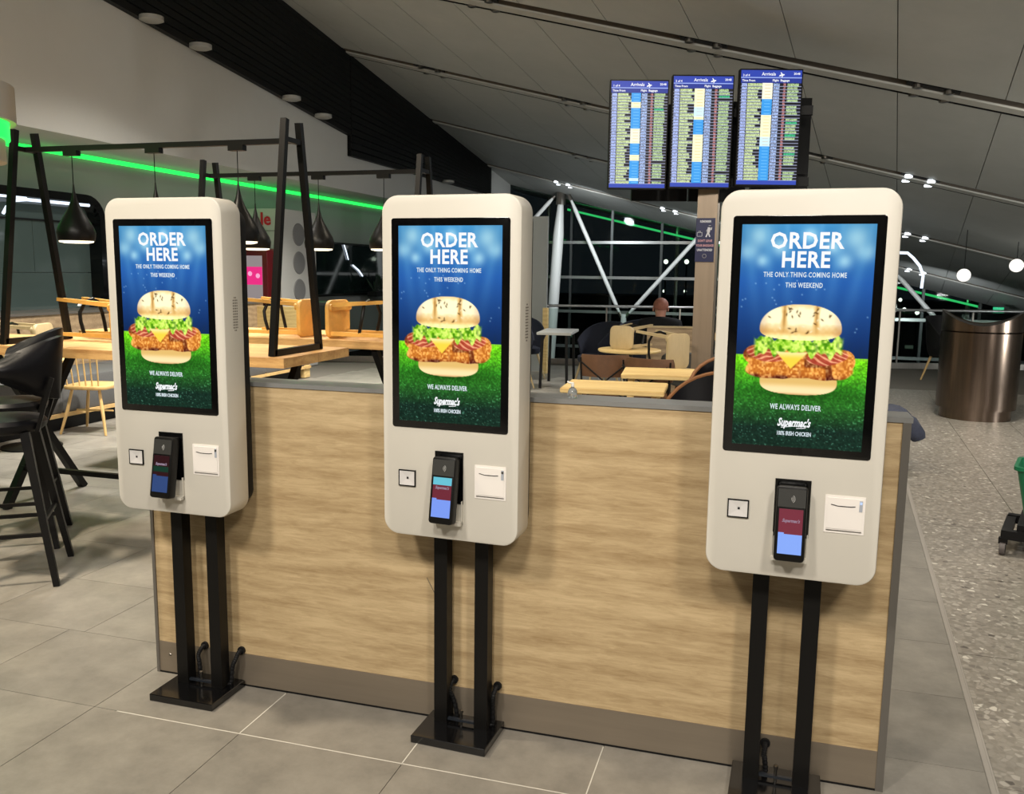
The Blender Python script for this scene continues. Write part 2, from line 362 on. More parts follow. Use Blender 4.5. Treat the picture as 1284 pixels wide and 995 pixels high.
# left bulkhead, black slatted fascia, cove
bm=bmesh.new(); bx(bm,-7.2,Y0,2.80,-6.2,FY,6.9); struct('ceiling_bulkhead',bm,M_whitewall)
def fz(y): return 4.72-.1025*y if y<10.38 else 3.34
def tz(y): return ceil_z(-6.2,y)
fa=thing('slatted_fascia','black slatted fascia band sloping down between white bulkhead and grey ceiling','wall panel',(-6.19,5,4.0))
ns=14
for i in range(ns):
    bm=bmesh.new()
    ys=[-5.9,0,5,10.37]
    P=[]
    for y in ys:
        z0=fz(y); z1=tz(y); P.append((y,z0+(z1-z0)*i/ns,z0+(z1-z0)*(i+.86)/ns))
    for (ya,a0,a1),(yb,b0,b1) in zip(P,P[1:]):
        v=[bm.verts.new((x-(-6.19),y-5,z-4.0)) for x in (-6.18,-6.12) for y,z in ((ya,a0),(yb,b0),(yb,b1),(ya,a1))]
        for f in ((0,3,2,1),(4,5,6,7),(0,1,5,4),(1,2,6,5),(2,3,7,6),(3,0,4,7)): bm.faces.new([v[j] for j in f])
    finish('slat',bm,M_dark,fa)
    bm=bmesh.new(); z0,z1=3.34,tz(10.38); y2=17.65
    ya,a0,a1=10.38,3.34+(tz(10.38)-3.34)*i/ns,3.34+(tz(10.38)-3.34)*(i+.86)/ns
    yb,b0,b1=y2,3.34+(tz(y2)-3.34)*i/ns,3.34+(tz(y2)-3.34)*(i+.86)/ns
    v=[bm.verts.new((x-(-6.19),y-5,z-4.0)) for x in (-6.18,-6.12) for y,z in ((ya,a0),(yb,b0),(yb,b1),(ya,a1))]
    for f in ((0,3,2,1),(4,5,6,7),(0,1,5,4),(1,2,6,5),(2,3,7,6),(3,0,4,7)): bm.faces.new([v[j] for j in f])
    finish('slat',bm,M_dark,fa)
bm=bmesh.new()
for ya,yb in ((-5.9,0),(0,10.38)):
    v=[bm.verts.new((x+6.19,y-5,z-4.0)) for x in (-6.195,-6.16) for y,z in ((ya,fz(ya)),(yb,4.72-.1025*yb),(yb,tz(yb)),(ya,tz(ya)))]
    for f in ((0,3,2,1),(4,5,6,7),(0,1,5,4),(1,2,6,5),(2,3,7,6),(3,0,4,7)): bm.faces.new([v[j] for j in f])
v=[bm.verts.new((x+6.19,y-5,z-4.0)) for x in (-6.195,-6.16) for y,z in ((10.38,3.34),(17.65,3.34),(17.65,tz(17.65)),(10.38,tz(10.38)))]
for f in ((0,3,2,1),(4,5,6,7),(0,1,5,4),(1,2,6,5),(2,3,7,6),(3,0,4,7)): bm.faces.new([v[j] for j in f])
finish('backing',bm,M_dark,fa)
M_disc=mat('disc_grey',(150,150,146),.5)
dl=['disc downlight on the black fascia edge nearest the viewer, top left','second disc downlight along the fascia edge','third disc downlight along the fascia edge','fourth disc downlight, just before the fascia steps down','far disc downlight on the lower part of the fascia above middle kiosk']
for (y,l) in zip((5.587,6.42,8.415,9.3,14.5),dl):
    bm=bmesh.new(); z=fz(y)+.005; lathe(bm,[(.001,-.035),(.09,-.035),(.125,-.02),(.125,.02),(.09,.03),(.001,.03)],24,(0,0,0))
    bx(bm,-.09,-.03,-.01,.02,.03,.02)
    o=finish('disc_downlight',bm,M_disc,None,True); o.location=(-6.03,y,z); tag(o,l,'downlight','disc downlights along the black fascia')
# left wall, cove LED
bm=bmesh.new(); bx(bm,-7.35,Y0,-.012,-7.2,FY,2.80); struct('wall_left',bm,M_wall)
bm=bmesh.new(); bx(bm,-7.195,-3,2.75,-7.16,15.8,2.795); tag(finish('green_cove_light',bm,M_green),'glowing green light strip running along top of left wall','light strip')
gl=bpy.data.lights.new('cove_glow','AREA'); gl.shape='RECTANGLE'; gl.size=.06; gl.size_y=17; gl.energy=15; gl.color=(.05,1,.18)
go=bpy.data.objects.new('cove_glow',gl); C.objects.link(go); go.location=(-7.09,6.5,2.755); go.rotation_euler=(0,math.radians(-50),0)
# rear/right walls (behind and beside the viewer)
struct('wall_back',bmbox(X0,Y0-.15,-.012,X1,Y0,6.9),M_wall)
struct('wall_right',bmbox(X1,Y0,-5.2,X1+.15,FY+.3,4.2),M_wall)
# ------------------------------------------------------------------ left shop window and bench
def frame_yz(bm,y0,y1,z0,z1,r,wd,x0,x1,n=6):
    o=[(a,b) for a,b in rr(y1-y0,z1-z0,r,n,(y0+y1)/2,(z0+z1)/2)]; i=[(a,b) for a,b in rr(y1-y0-2*wd,z1-z0-2*wd,max(r-wd,.02),n,(y0+y1)/2,(z0+z1)/2)]
    L=[[bm.verts.new((x,a,b)) for a,b in q] for x in (x0,x1) for q in (o,i)]
    m=len(o)
    for k in range(m):
        j=(k+1)%m
        bm.faces.new((L[0][k],L[0][j],L[1][j],L[1][k])); bm.faces.new((L[2][k],L[3][k],L[3][j],L[2][j]))
        bm.faces.new((L[0][k],L[2][k],L[2][j],L[0][j])); bm.faces.new((L[1][k],L[1][j],L[3][j],L[3][k]))
M_dkglass=mat('dark_green_glass',(74,88,86),.05,noise=.1,nscale=.5,coat=.3)
M_dkglass2=mat('black_green_glass',(22,34,32),.05,coat=.3)
bm=bmesh.new(); frame_yz(bm,3.6,5.85,.93,2.33,.28,.09,-7.2,-6.98); win=struct('window_1',bm,M_gloss)
bm=bmesh.new(); bx(bm,-7.19,3.7,1.0,-7.15,5.76,1.46); finish('pane',bm,M_dkglass,win)
bm=bmesh.new(); bx(bm,-7.19,3.7,1.465,-7.15,4.95,2.02); finish('pane',bm,M_dkglass,win)
bm=bmesh.new(); bx(bm,-7.19,4.955,1.465,-7.15,5.76,2.02); finish('pane',bm,M_dkglass,win)
bm=bmesh.new(); bx(bm,-7.19,3.7,2.025,-7.15,5.76,2.25); finish('pane',bm,M_dkglass,win)
bm=bmesh.new(); bx(bm,-7.15,4.1,2.012,-7.13,5.7,2.03); finish('black_rail',bm,M_dark,win)
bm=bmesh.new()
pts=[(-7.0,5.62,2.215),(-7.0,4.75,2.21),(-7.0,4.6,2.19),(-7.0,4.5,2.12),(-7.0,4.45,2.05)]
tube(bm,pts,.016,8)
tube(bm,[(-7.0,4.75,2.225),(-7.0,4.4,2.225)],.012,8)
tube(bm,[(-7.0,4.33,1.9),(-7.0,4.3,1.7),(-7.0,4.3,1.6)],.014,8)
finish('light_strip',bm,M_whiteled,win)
# second window, past the white pillar
bm=bmesh.new(); frame_yz(bm,10.15,13.9,1.06,2.02,.03,.035,-7.2,-7.1); w2=struct('window_2',bm,M_blackmetal)
for a,b in ((10.19,11.8),(11.81,13.86)):
    bm=bmesh.new(); bx(bm,-7.18,a,1.1,-7.14,b,1.99); finish('pane',bm,M_dkglass2,w2)
bm=bmesh.new(); tube(bm,[(-7.12,12.0,2.0),(-7.12,12.1,1.85),(-7.12,12.17,1.72)],.012,6); tube(bm,[(-7.12,12.35,1.62),(-7.12,12.6,1.52),(-7.12,12.75,1.42)],.014,6); finish('light_strip',bm,M_whiteled,w2)
M_sil=mat('plant_dark',(30,44,34),.8)
pl=thing('potted_plant','dark leafy plant in a low trough below the far left window','plant',(-6.9,13.2,1.03))
bm=bmesh.new(); bx(bm,-.1,-.5,0,.1,.5,.1); finish('planter',bm,M_dark,pl)
for i in range(26):
    a=random.uniform(-.45,.45); h=random.uniform(.12,.42); dx=random.uniform(-.12,.12); dy=random.uniform(-.15,.15)
    bm=bmesh.new(); p=Vector((0,a,.1)); q=Vector((dx,a+dy,.1+h)); s=Vector((.0,.045,0)); mid=(p+q)/2
    v=[bm.verts.new(x) for x in (p,mid+s,q,mid-s)]; t=[bm.verts.new(x.co+Vector((.01,0,.004))) for x in v]
    bm.faces.new(v); bm.faces.new(t[::-1])
    for j in range(4): bm.faces.new((v[j],v[(j+1)%4],t[(j+1)%4],t[j]))
    finish('leaf',bm,M_sil,pl)
# white pillar unit with round perforated grilles
pu=thing('white_cabinet','tall white unit with three round grey grilles and red lettering on left wall','cabinet',(-6.95,9.5,0))
finish('body',bmbox(-.249,-.53,-.0,.35,.53,2.42),M_whitewall,pu)
M_perf=mat('perforated_grey',(134,134,134),.7,noise=.35,nscale=160)
for z in (2.06,1.63,1.21):
    bm=bmesh.new(); lathe(bm,[(.001,.012),(.165,.012),(.175,.0)],26); bmesh.ops.rotate(bm,verts=bm.verts,matrix=Matrix.Rotation(PI/2,3,'Y')); bmesh.ops.translate(bm,verts=bm.verts,vec=(.351,0,z)); finish('round_grille',bm,M_perf,pu)
M_red=mat('red_lettering',(196,30,44),.4)
text('lettering','ple',.26,M_red,pu,(.05,-.536,2.26),bold=.006,ext=.004)
finish('front_seam',bmbox(-.2,-.534,2.09,.349,-.529,2.1),M_trim,pu)
M_redk=mat('red_gloss',(84,14,20),.3)
rk=thing('red_ticket_machine','red framed touch machine with a pink screen below the red lettering','machine',(-6.88,8.7,0))
bm=bmesh.new(); rslab(bm,.56,.82,.07,-.1,.2,0,1.42,.01); finish('body',bm,M_redk,rk,True)
finish('stand',bmbox(-.18,-.05,0,.18,.2,1.02),M_dark,rk)
finish('screen',bmbox(-.2,-.106,1.07,.2,-.1,1.72),emis('screen_grey',(150,140,140),.9),rk)
s=finish('pink_panel',bmbox(-.2,-.110,1.3,.2,-.104,1.56),emis('screen_pink',(235,40,130),1.0),rk)
for dx,dz in ((-.13,0),(.0,.03),(.13,0)):
    bm=bmesh.new(); lathe(bm,[(.001,.003),(.035,.003),(.035,0)],12); bmesh.ops.rotate(bm,verts=bm.verts,matrix=Matrix.Rotation(PI/2,3,'X')); bmesh.ops.translate(bm,verts=bm.verts,vec=(dx,-.111,1.43+dz)); finish('screen_icon',bm,emis('pale_pink',(250,170,210),1),s)
# bench along the wall
bn=thing('upholstered_bench','long grey upholstered bench with oak back panel under the left windows','bench',(-6.6,6,0))
finish('oak_back',bmbox(-.59,-4.5,.42,-.02,2.5,1.04),M_oakz,bn)
finish('top_ledge',bmbox(-.59,-4.5,1.04,.0,2.5,1.065),M_trim,bn)
for i in range(6):
    a=-4.4+i*1.15
    bm=bmesh.new(); rslab(bm,1.16,.34,.04,-.0,.74,0,0,.02); 
    bmesh.ops.rotate(bm,verts=bm.verts,matrix=Matrix.Rotation(PI/2,3,'Z')); bmesh.ops.translate(bm,verts=bm.verts,vec=(.72,a+.59,.33)); finish('seat_cushion',bm,M_grey_uph,bn,True)
finish('wood_rim',bmbox(-.02,-4.5,.13,.74,2.5,.165),M_chairwood,bn)
finish('black_plinth',bmbox(-.02,-4.4,0,.66,2.4,.13),M_dark,bn)
finish('end_panel',bmbox(-.02,2.34,0,.72,2.5,1.0),M_tablepale,bn)
# white ring light, far left
rl=thing('ring_light_fitting','white curved ceiling drum with glowing green inner ring at left edge','ceiling lamp',(-3.93,.98,2.28))
def ringbm(r0,r1,z0,z1,n=48):
    bm=bmesh.new(); lathe(bm,[(r0,z0),(r1,z0),(r1,z1),(r0,z1),(r0,z0)],n); return bm
finish('upper_drum',ringbm(.46,.49,.02,.21),M_whitewall,rl,True)
finish('green_ring',ringbm(.42,.455,-.07,.05),M_green,rl,True)
finish('lower_drum',ringbm(.37,.43,-.19,-.07),M_whitewall,rl,True)
finish('hanger',bmbox(-.02,-.02,.1,.02,.02,3.0),M_whitewall,rl)
bm=bmesh.new(); bx(bm,-.47,-.02,.1,.47,.02,.13); bx(bm,-.02,-.47,.1,.02,.47,.13); bx(bm,-.41,-.01,-.1,.41,.01,.0); finish('spokes',bm,M_whitewall,rl)
# ------------------------------------------------------------------ counter
ct=thing('counter','long oak fronted low partition counter behind the three kiosks','counter',(-.44,.06,0))
cx0,cx1=-1.7297+.44,.8538+.44; CH=1.125
y0=-.06
finish('oak_front_panel',bmbox(cx0+.012,y0,.125,cx1-.022,y0+.11,CH),M_oak,ct)
finish('steel_skirting',bmbox(cx0+.012,y0-.003,.004,cx1-.022,y0+.112,.125),M_kick,ct,label='brushed metal skirting strip')
bm=bmesh.new(); bx(bm,cx0,y0-.004,CH,cx1+.004,y0+.115,CH+.015); finish('top_cap',bm,M_cap,ct)
finish('edge_trim',bmbox(cx1-.022,y0-.006,.0,cx1,y0+.116,CH),M_trim,ct)
finish('edge_trim',bmbox(cx0,y0-.006,.0,cx0+.012,y0+.116,CH),M_trim,ct)
bm=bmesh.new(); bx(bm,cx0,y0-.0045,0,cx1,y0+.05,.006); finish('floor_seal',bm,M_dark,ct)
bm=bmesh.new(); lathe(bm,[(.004,.002),(.006,0)],10,cap0=True); bmesh.ops.rotate(bm,verts=bm.verts,matrix=Matrix.Rotation(PI/2,3,'X')); bmesh.ops.translate(bm,verts=bm.verts,vec=(cx0+.06,y0-.004,.075)); finish('screw',bm,M_steel,ct)
bm=bmesh.new(); bar(bm,(-.62+.44,y0-.0006,.50),(-.56+.44,y0-.0006,.39),.0025,.0012); finish('scratch',bm,M_trim,ct)
# ------------------------------------------------------------------ kiosk screen art (emissive print of the display)
def vnoise(h,w,cells,seed):
    r=np.random.RandomState(seed); g=r.rand(cells[0]+2,cells[1]+2)
    y=np.linspace(0,cells[0],h); x=np.linspace(0,cells[1],w); yi=y.astype(int); xi=x.astype(int); fy=(y-yi)[:,None]; fx=(x-xi)[None]
    fy=fy*fy*(3-2*fy); fx=fx*fx*(3-2*fx)
    a=g[yi][:,xi]; b=g[yi][:,xi+1]; c=g[yi+1][:,xi]; d=g[yi+1][:,xi+1]
    return (a*(1-fx)+b*fx)*(1-fy)+(c*(1-fx)+d*fx)*fy
def smooth(a,b,x): 
    t=np.clip((x-a)/(b-a),0,1); return t*t*(3-2*t)
def burger(H,W):
    v,u=np.mgrid[0:H,0:W]; v=v/(H-1.); u=u/(W-1.); asp=.597/.336
    img=np.zeros((H,W,3)); 
    def mix(img,c,m):
        m=np.clip(m,0,1)[...,None]; return img*(1-m)+np.array(c,float)*m if np.ndim(c)==1 else img*(1-m)+c*m
    top=np.array([70,150,205.]); mid=np.array([38,92,168.]); low=np.array([16,40,88.])
    t=v[...,None]; img=np.where(t<.25,top+(mid-top)*(t/.25),mid+(low-mid)*np.clip((t-.25)/.33,0,1))
    # light beams
    for cx,cy,s in ((.14,.05,.09),(.30,.10,.07),(.52,.05,.06),(.86,.06,.10),(.93,.12,.07),(.06,.12,.07),(.70,.1,.06),(.17,.16,.05),(.78,.16,.06)):
        d=np.sqrt((u-cx)**2+((v-cy)*asp)**2); img=mix(img,[190,238,250],.75*np.exp(-(d/s)**2))
    for cx,sl in ((.05,.25),(.2,.15),(.35,.1),(.6,-.08),(.75,-.2),(.95,-.35)):
        x=u-(cx+sl*(v-.05)); wd=.02+.10*v; img=mix(img,[110,180,225],.33*np.exp(-(x/wd)**2)*np.exp(-(v/.35)**2))
    img=img*(1-.35*smooth(.30,.05,v)[...,None]*np.abs(u-.5)[...,None]*.6)
    st=np.random.RandomState(3)
    for _ in range(28):
        cx,cy=st.rand(),.2+.3*st.rand(); d=np.sqrt((u-cx)**2+((v-cy)*asp)**2); img=mix(img,[170,210,240],.6*np.exp(-(d/.006)**2))
    hz=.585
    crowd=vnoise(H,W,(60,50),9); img=mix(img,np.array([30,50,70]),.5*smooth(.50,hz,v)*crowd*(v<hz))
    # pitch
    g1=vnoise(H,W,(H//2,W//2),1); g2=vnoise(H,W,(60,40),2)
    gt=np.array([112,205,22.]); gm=np.array([52,138,34.]); gb=np.array([22,44,34.])
    tt=((v-hz)/(1-hz))[...,None]
    gr=np.where(tt<.35,gt+(gm-gt)*tt/.35,gm+(gb-gm)*np.clip((tt-.35)/.45,0,1))
    gr=gr*(.5+.75*g1[...,None]*(.5+.5*g2[...,None])+.25)
    sp=(g1>.90)[...,None]*smooth(.1,.8,tt)*np.array([60,90,80.]); gr=gr+sp*.6
    img=np.where((v>hz)[...,None],gr,img)
    img=mix(img,[150,215,60],.6*np.exp(-((v-hz-.004)/.006)**2)*(v>hz))
    # shadow under burger
    d=((u-.5)/.36)**2+((v-.745)/.035)**2; img=mix(img,[12,40,8],.6*np.exp(-d*.8))
    n=vnoise(H,W,(70,44),4); n2=vnoise(H,W,(26,18),6); n3=vnoise(H,W,(120,80),8)
    def ell(cx,cy,rx,ry,p=2,e=.04): 
        r=(np.abs((u-cx)/rx)**p+np.abs((v-cy)/ry)**p); return smooth(1+e,1-e,r)
    # bottom bun
    bb=ell(.49,.70,.295,.058,2.6); c=np.array([226,186,110.])*(1-.0*v[...,None])
    c=c+np.array([26,40,60])*smooth(.70,.735,v)[...,None]-np.array([40,60,60])*smooth(.745,.76,v)[...,None]
    img=mix(img,c,bb)
    # chicken
    edge=.028*(vnoise(H,W,(24,16),12)-.5)
    ck=smooth(1.06,.94,(np.abs((u-.49)/.405)**2.2+np.abs((v-.622+.018*np.cos((u-.5)*7))/.078)**2.0)+edge*8)
    ck=np.maximum(ck,smooth(1.05,.95,((u-.16)/.10)**2+((v-.585)/.045)**2+edge*8)); ck=np.maximum(ck,smooth(1.05,.95,((u-.80)/.11)**2+((v-.60)/.055)**2+edge*8))
    c=np.array([204,120,44.])+np.array([50,60,50.])*smooth(.35,.8,.5*n+.5*n3)[...,None]-np.array([80,62,20])*smooth(.55,.25,n2)[...,None]+np.array([34,36,16])*(n3[...,None]-.5)
    c=c-np.array([70,60,20])*smooth(.655,.70,v)[...,None]
    img=mix(img,c,ck)
    # bacon
    for cx,cy,rx,ry,sl in ((.24,.578,.15,.035,.10),(.70,.585,.15,.036,-.14)):
        m=smooth(1.1,.85,((u-cx)/rx)**2+((v-cy-sl*(u-cx)*.6)/ry)**2+edge*14); st_=np.sin((v*1.6+sl*3*u)*190+n2*5)
        c=np.array([176,70,52.])+np.array([62,90,70.])*smooth(.1,.9,st_)[...,None]+np.array([30,30,30])*(n[...,None]-.5); img=mix(img,c,m*.92)
    # lettuce
    wob=.014*np.sin(u*46)+.010*np.sin(u*87+1.3)+.012*(n2-.5)
    lt=smooth(.008,-.004,np.abs(v-.535-wob*.9)-.036)*smooth(.35,.315,np.abs(u-.475))
    c=np.array([134,200,36.])+np.array([90,50,80.])*smooth(.3,.7,.4*n2+.3*n+.3*n3)[...,None]-np.array([60,60,20])*smooth(.5,.2,n)[...,None]; img=mix(img,c,lt)
    # cheese wedge
    ch=smooth(.0,.012,(.648-v)-np.abs(u-.43)*.62)*smooth(.565,.572,v+.03*np.abs(u-.43)); c=np.array([250,214,70.])+np.array([0,20,90])*smooth(.60,.565,v)[...,None]
    img=mix(img,c,ch)
    # top bun, three lobes
    dome=smooth(1.03,.97,(np.abs((u-.485)/.31)**2.3+np.where(v<.46,np.abs((v-.46)/.108)**2.1,np.abs((v-.46)/.052)**3)))
    lob=np.abs(np.sin((u-.115)*PI/.245+.25*(v-.4)));
    c=np.array([214,154,66.])+np.array([50,98,140.])*np.clip(.22+1.1*np.exp(-((v-.405)/.045)**2)*smooth(.05,.5,lob)+.2*n,0,1)[...,None]
    c=c+np.array([40,60,60])*smooth(.475,.50,v)[...,None]-np.array([44,44,30])*np.exp(-(lob/.10)**2)[...,None]*smooth(.50,.40,v)[...,None]
    c=c-np.array([30,40,30])*smooth(.22,.30,np.abs(u-.485))[...,None]
    img=mix(img,c,dome)
    for _ in range(34):
        a=st.rand()*2*PI; r_=math.sqrt(st.rand()); cx=.485+.27*r_*math.cos(a); cy=.425+.06*r_*math.sin(a); th=st.rand()*PI
        dx=(u-cx)*math.cos(th)+(v-cy)*asp*math.sin(th); dy=-(u-cx)*math.sin(th)+(v-cy)*asp*math.cos(th)
        col=[70,44,16] if st.rand()<.5 else [250,236,196]
        img=mix(img,col,.85*np.exp(-(dx/.012)**2-(dy/.0055)**2)*dome)
    return np.clip(img,0,255)
def grid_screen(name,W,H,w,h,img,m):
    """grid of (H x W) points in the xz plane, centred, facing -y"""
    vs=np.zeros((H*W,3),np.float32); jj,ii=np.mgrid[0:H,0:W]
    vs[:,0]=((ii/(W-1.)-.5)*w).ravel(); vs[:,2]=((.5-jj/(H-1.))*h).ravel()
    a=(jj[:-1,:-1]*W+ii[:-1,:-1]).ravel(); f=np.stack([a,a+W,a+W+1,a+1],1)
    me=bpy.data.meshes.new(name); me.vertices.add(H*W); me.vertices.foreach_set('co',vs.ravel()); n=len(f)
    me.loops.add(n*4); me.loops.foreach_set('vertex_index',f.ravel().astype(np.int32)); me.polygons.add(n); me.polygons.foreach_set('loop_start',(np.arange(n)*4).astype(np.int32))
    me.update(calc_edges=True); me.validate()
    ca=me.color_attributes.new('col','FLOAT_COLOR','POINT'); c=img.reshape(-1,3)/255.; lin=np.where(c<=.04045,c/12.92,((c+.055)/1.055)**2.4)
    ca.data.foreach_set('color',np.concatenate([lin,np.ones((len(lin),1))],1).astype(np.float32).ravel())
    me.materials.append(m); return me
M_scr=attr_screen('backlit_display',strength=1.12,rough=.05)
scr_me=grid_screen('display',188,334,.336,.597,burger(334,188),M_scr)
# ------------------------------------------------------------------ kiosks
W_,H_,ZT=.4527,1.06,1.7596
zc=ZT-H_/2; zb=ZT-H_
KG='order kiosks in front of the oak counter'
def kiosk(loc,rz,label,variant):
    t=thing('order_kiosk',label,'kiosk',loc,rz,KG)
    bm=bmesh.new(); rslab(bm,W_,H_,.052,0,.108,0,zc,.006,8); body=finish('body',bm,M_white,t,True)
    bm=bmesh.new(); rslab(bm,W_-.03,H_-.05,.045,.109,.160,0,zc-.005,.004,6); finish('rear_housing',bm,M_dark2,t,True)
    bm=bmesh.new(); rslab(bm,.3843,.6423,.008,-.002,.03,0,ZT-.0685-.32115,.001,3); gl=finish('screen_bezel',bm,M_gloss,t,True)
    sc=bpy.data.objects.new('display',scr_me); C.objects.link(sc); sc.parent=t; sc.location=(0,-.0026,ZT-.0914-.2985)
    L=lambda n,b,size,v,**k: text(n,b,size,k.pop('m',M_txt),sc,(k.pop('dx',0),-.0008,(.5-v)*.597),**k)
    L('lettering','ORDER',.0585,.075,bold=.0016,sx=.92,dx=-.002,spacing=1.06)
    L('lettering','HERE',.0585,.158,bold=.0016,sx=.86,dx=-.002,spacing=1.08)
    L('lettering','THE ONLY THING COMING HOME',.0185,.222,bold=.0004,sx=.66,m=M_txt2,spacing=1.12,dx=-.002)
    L('lettering','THIS WEEKEND',.0185,.268,bold=.0004,sx=.66,m=M_txt2,spacing=1.12,dx=-.002)
    L('lettering','WE ALWAYS DELIVER',.0200,.817,bold=.0005,sx=.62,m=M_txt2,spacing=1.1,dx=-.006)
    L('logo',"Supermac's",.030,.888,bold=.0010,sx=.62,shear=.35,dx=-.008)
    L('lettering','100% IRISH CHICKEN',.0155,.938,bold=.0004,sx=.62,m=M_txt2,dx=-.006)
    bm=bmesh.new(); tube(bm,[(-.040,-.0006,-.245),(-.01,-.0006,-.2405),(.03,-.0006,-.238),(.022,-.0006,-.244),(.0,-.0006,-.246)],.0009,5); finish('logo_underline',bm,M_txt,sc)
    # code reader window
    u,z=-.142,zb+.187
    bm=bmesh.new(); bx(bm,u-.029,-.003,z-.026,u+.029,.006,z+.026); bx(bm,u-.029,-.005,z-.026,u-.0255,-.003,z+.026); bx(bm,u+.0255,-.005,z-.026,u+.029,-.003,z+.026); bx(bm,u-.0255,-.005,z-.026,u+.0255,-.003,z-.0225); bx(bm,u-.0255,-.005,z+.0225,u+.0255,-.003,z+.026); rd=finish('code_reader',bm,M_dark,t)
    bm=bmesh.new(); 
    o=[bm.verts.new((u+a*.0255,-.0050,z+b*.0225)) for a,b in ((-1,-1),(1,-1),(1,1),(-1,1))]; i=[bm.verts.new((u+.002+a*.004,-.0031,z+.001+b*.004)) for a,b in ((-1,-1),(1,-1),(1,1),(-1,1))]
    for k in range(4): bm.faces.new((o[k],o[(k+1)%4],i[(k+1)%4],i[k]))
    bm.faces.new(i); finish('reader_funnel',bm,mat('pale_plastic',(205,202,200),.4),rd)
    finish('reader_eye',bmbox(u-.001,-.0042,z-.002,u+.005,-.001,z+.004),M_dark,rd)
    # card terminal in its recess
    bm=bmesh.new(); bx(bm,-.046,-.0035,zb+.12,.048,.004,zb+.282); slot=finish('terminal_recess',bm,M_gloss,t)
    bm=bmesh.new(); bx(bm,-.047,-.022,zb+.054,.047,-.001,zb+.064); bx(bm,-.047,-.010,zb+.054,-.0445,.0,zb+.13); bx(bm,.0445,-.010,zb+.054,.047,.0,zb+.13); finish('terminal_cradle',bm,M_white,t)
    tilt,yw=variant['tilt'],variant['yaw']
    term=bmesh.new(); rslab(term,.080,.205,.010,-.017,.017,0,0,.004,4)
    R=Matrix.Rotation(yw,3,'Z')@Matrix.Rotation(tilt,3,'X'); off=Vector((variant.get('dx',0),-.036,zb+.168))
    def place(bm):
        bmesh.ops.rotate(bm,verts=bm.verts,matrix=R); bmesh.ops.translate(bm,verts=bm.verts,vec=off); return bm
    tm=finish('card_terminal',place(term),M_blackmetal,t,True)
    S=lambda n,a,b,c,d,m: finish(n,place(bmbox(a,-.0186,b,c,-.0172,d)),m,tm)
    S('reader_pad',-.036,.045,.036,.094,mat('dark_grey_plastic',(46,46,44),.5))
    for k,r_ in enumerate((.004,.008,.012)):
        bm=bmesh.new(); tube(bm,[(r_*math.cos(a)-.004,-.0188,.068+r_*math.sin(a)) for a in (-.9,-.45,0,.45,.9)],.0008,5); finish('contactless_mark',place(bm),mat('pale_mark',(170,170,168),.5),tm)
    d=variant['dim']
    S('maroon_screen',-.031,-.028,.031,.040,emis('maroon'+str(d),variant['c1'],.9*d))
    S('blue_screen',-.031,-.082,.031,-.028,emis('blue'+str(d),variant['c2'],.95*d))
    bm=bmesh.new(); bx(bm,-.031,-.0187,-.030,-.016,-.0175,-.024); bx(bm,.014,-.0187,-.035,.031,-.0175,-.029); finish('screen_step',place(bm),emis('blue'+str(d),variant['c2'],.95*d),tm)
    if variant.get('cyan'): finish('cyan_banner',place(bmbox(-.031,-.0188,.017,.031,-.0176,.040)),emis('cyan_banner',(110,205,225),.9),tm)
    if variant.get('green'): finish('green_banner',place(bmbox(-.031,-.0188,-.014,.031,-.0176,.004)),emis('green_banner',(22,62,46),.8),tm)
    lg=text('logo',"Supermac's",.0125,emis('logo_lilac',(215,190,215),.9*d),tm,(0,0,0),bold=.0003,sx=.8,shear=.35)
    lg.data.transform(Matrix.Translation((0,-.0192,.0085 if not variant.get('green') else .012))); lg.data.transform(Matrix.Translation(off)@R.to_4x4())
    # receipt printer flap
    u,z=.137,zb+.196
    bm=bmesh.new(); bx(bm,u-.051,-.002,z-.052,u+.051,.004,z+.052); pr=finish('receipt_printer',bm,mat('printer_white',(232,226,220),.45),t)
    bm=bmesh.new(); bx(bm,u-.045,-.0035,z-.040,u+.045,-.001,z+.046); finish('printer_flap',bm,mat('printer_white',(232,226,220),.45),pr)
    bm=bmesh.new(); tube(bm,[(u-.036,-.004,z+.027),(u-.018,-.004,z+.0235),(u,-.004,z+.0235),(u+.014,-.004,z+.0235),(u+.026,-.004,z+.025)],.0012,5); finish('paper_slot',bm,M_dark,pr)
    bm=bmesh.new(); bx(bm,u-.045,-.0036,z-.046,u+.045,-.003,z-.0435); finish('flap_gap',bm,M_trim,pr)
    bm=bmesh.new(); bx(bm,u+.036,-.0045,z+.012,u+.044,-.003,z+.042); finish('status_light',bm,mat('led_window',(165,170,180),.3),pr)
    bm=bmesh.new(); bx(bm,u+.037,-.005,z+.032,u+.043,-.0044,z+.039); finish('status_led',bm,emis('led_blue_white',(200,220,255),1) if variant.get('led') else M_steel,pr)
    # side speaker holes
    bm=bmesh.new()
    for a in range(4):
        for b in range(13):
            if (a in(0,3)) and b in(0,12): continue
            y=.050+a*.007; zz=1.33+b*.009; c=W_/2+.0003
            bx(bm,c-.001,y-.0018,zz-.0025,c+.0002,y+.0018,zz+.0025)
    finish('speaker_holes',bm,M_chan,t,kind='stuff')
    # stand
    for s in (-1,1):
        bm=bmesh.new(); bx(bm,s*.072-.023,.100,.024,s*.072+.023,.146,zb+.02); finish('pole',bm,M_blackmetal,t)
    bm=bmesh.new(); bx(bm,-.13,-.012,.0,.13,.188,.026); bmesh.ops.bevel(bm,geom=bm.edges[:],offset=.002,segments=1,affect='EDGES'); finish('base_plate',bm,mat('gloss_black_plate',(10,10,11),.16,coat=.3),t)
    bm=bmesh.new(); bx(bm,-.048,.105,.036,.048,.116,.044); finish('cable_bridge',bm,mat('slate_plastic',(34,38,44),.3),t)
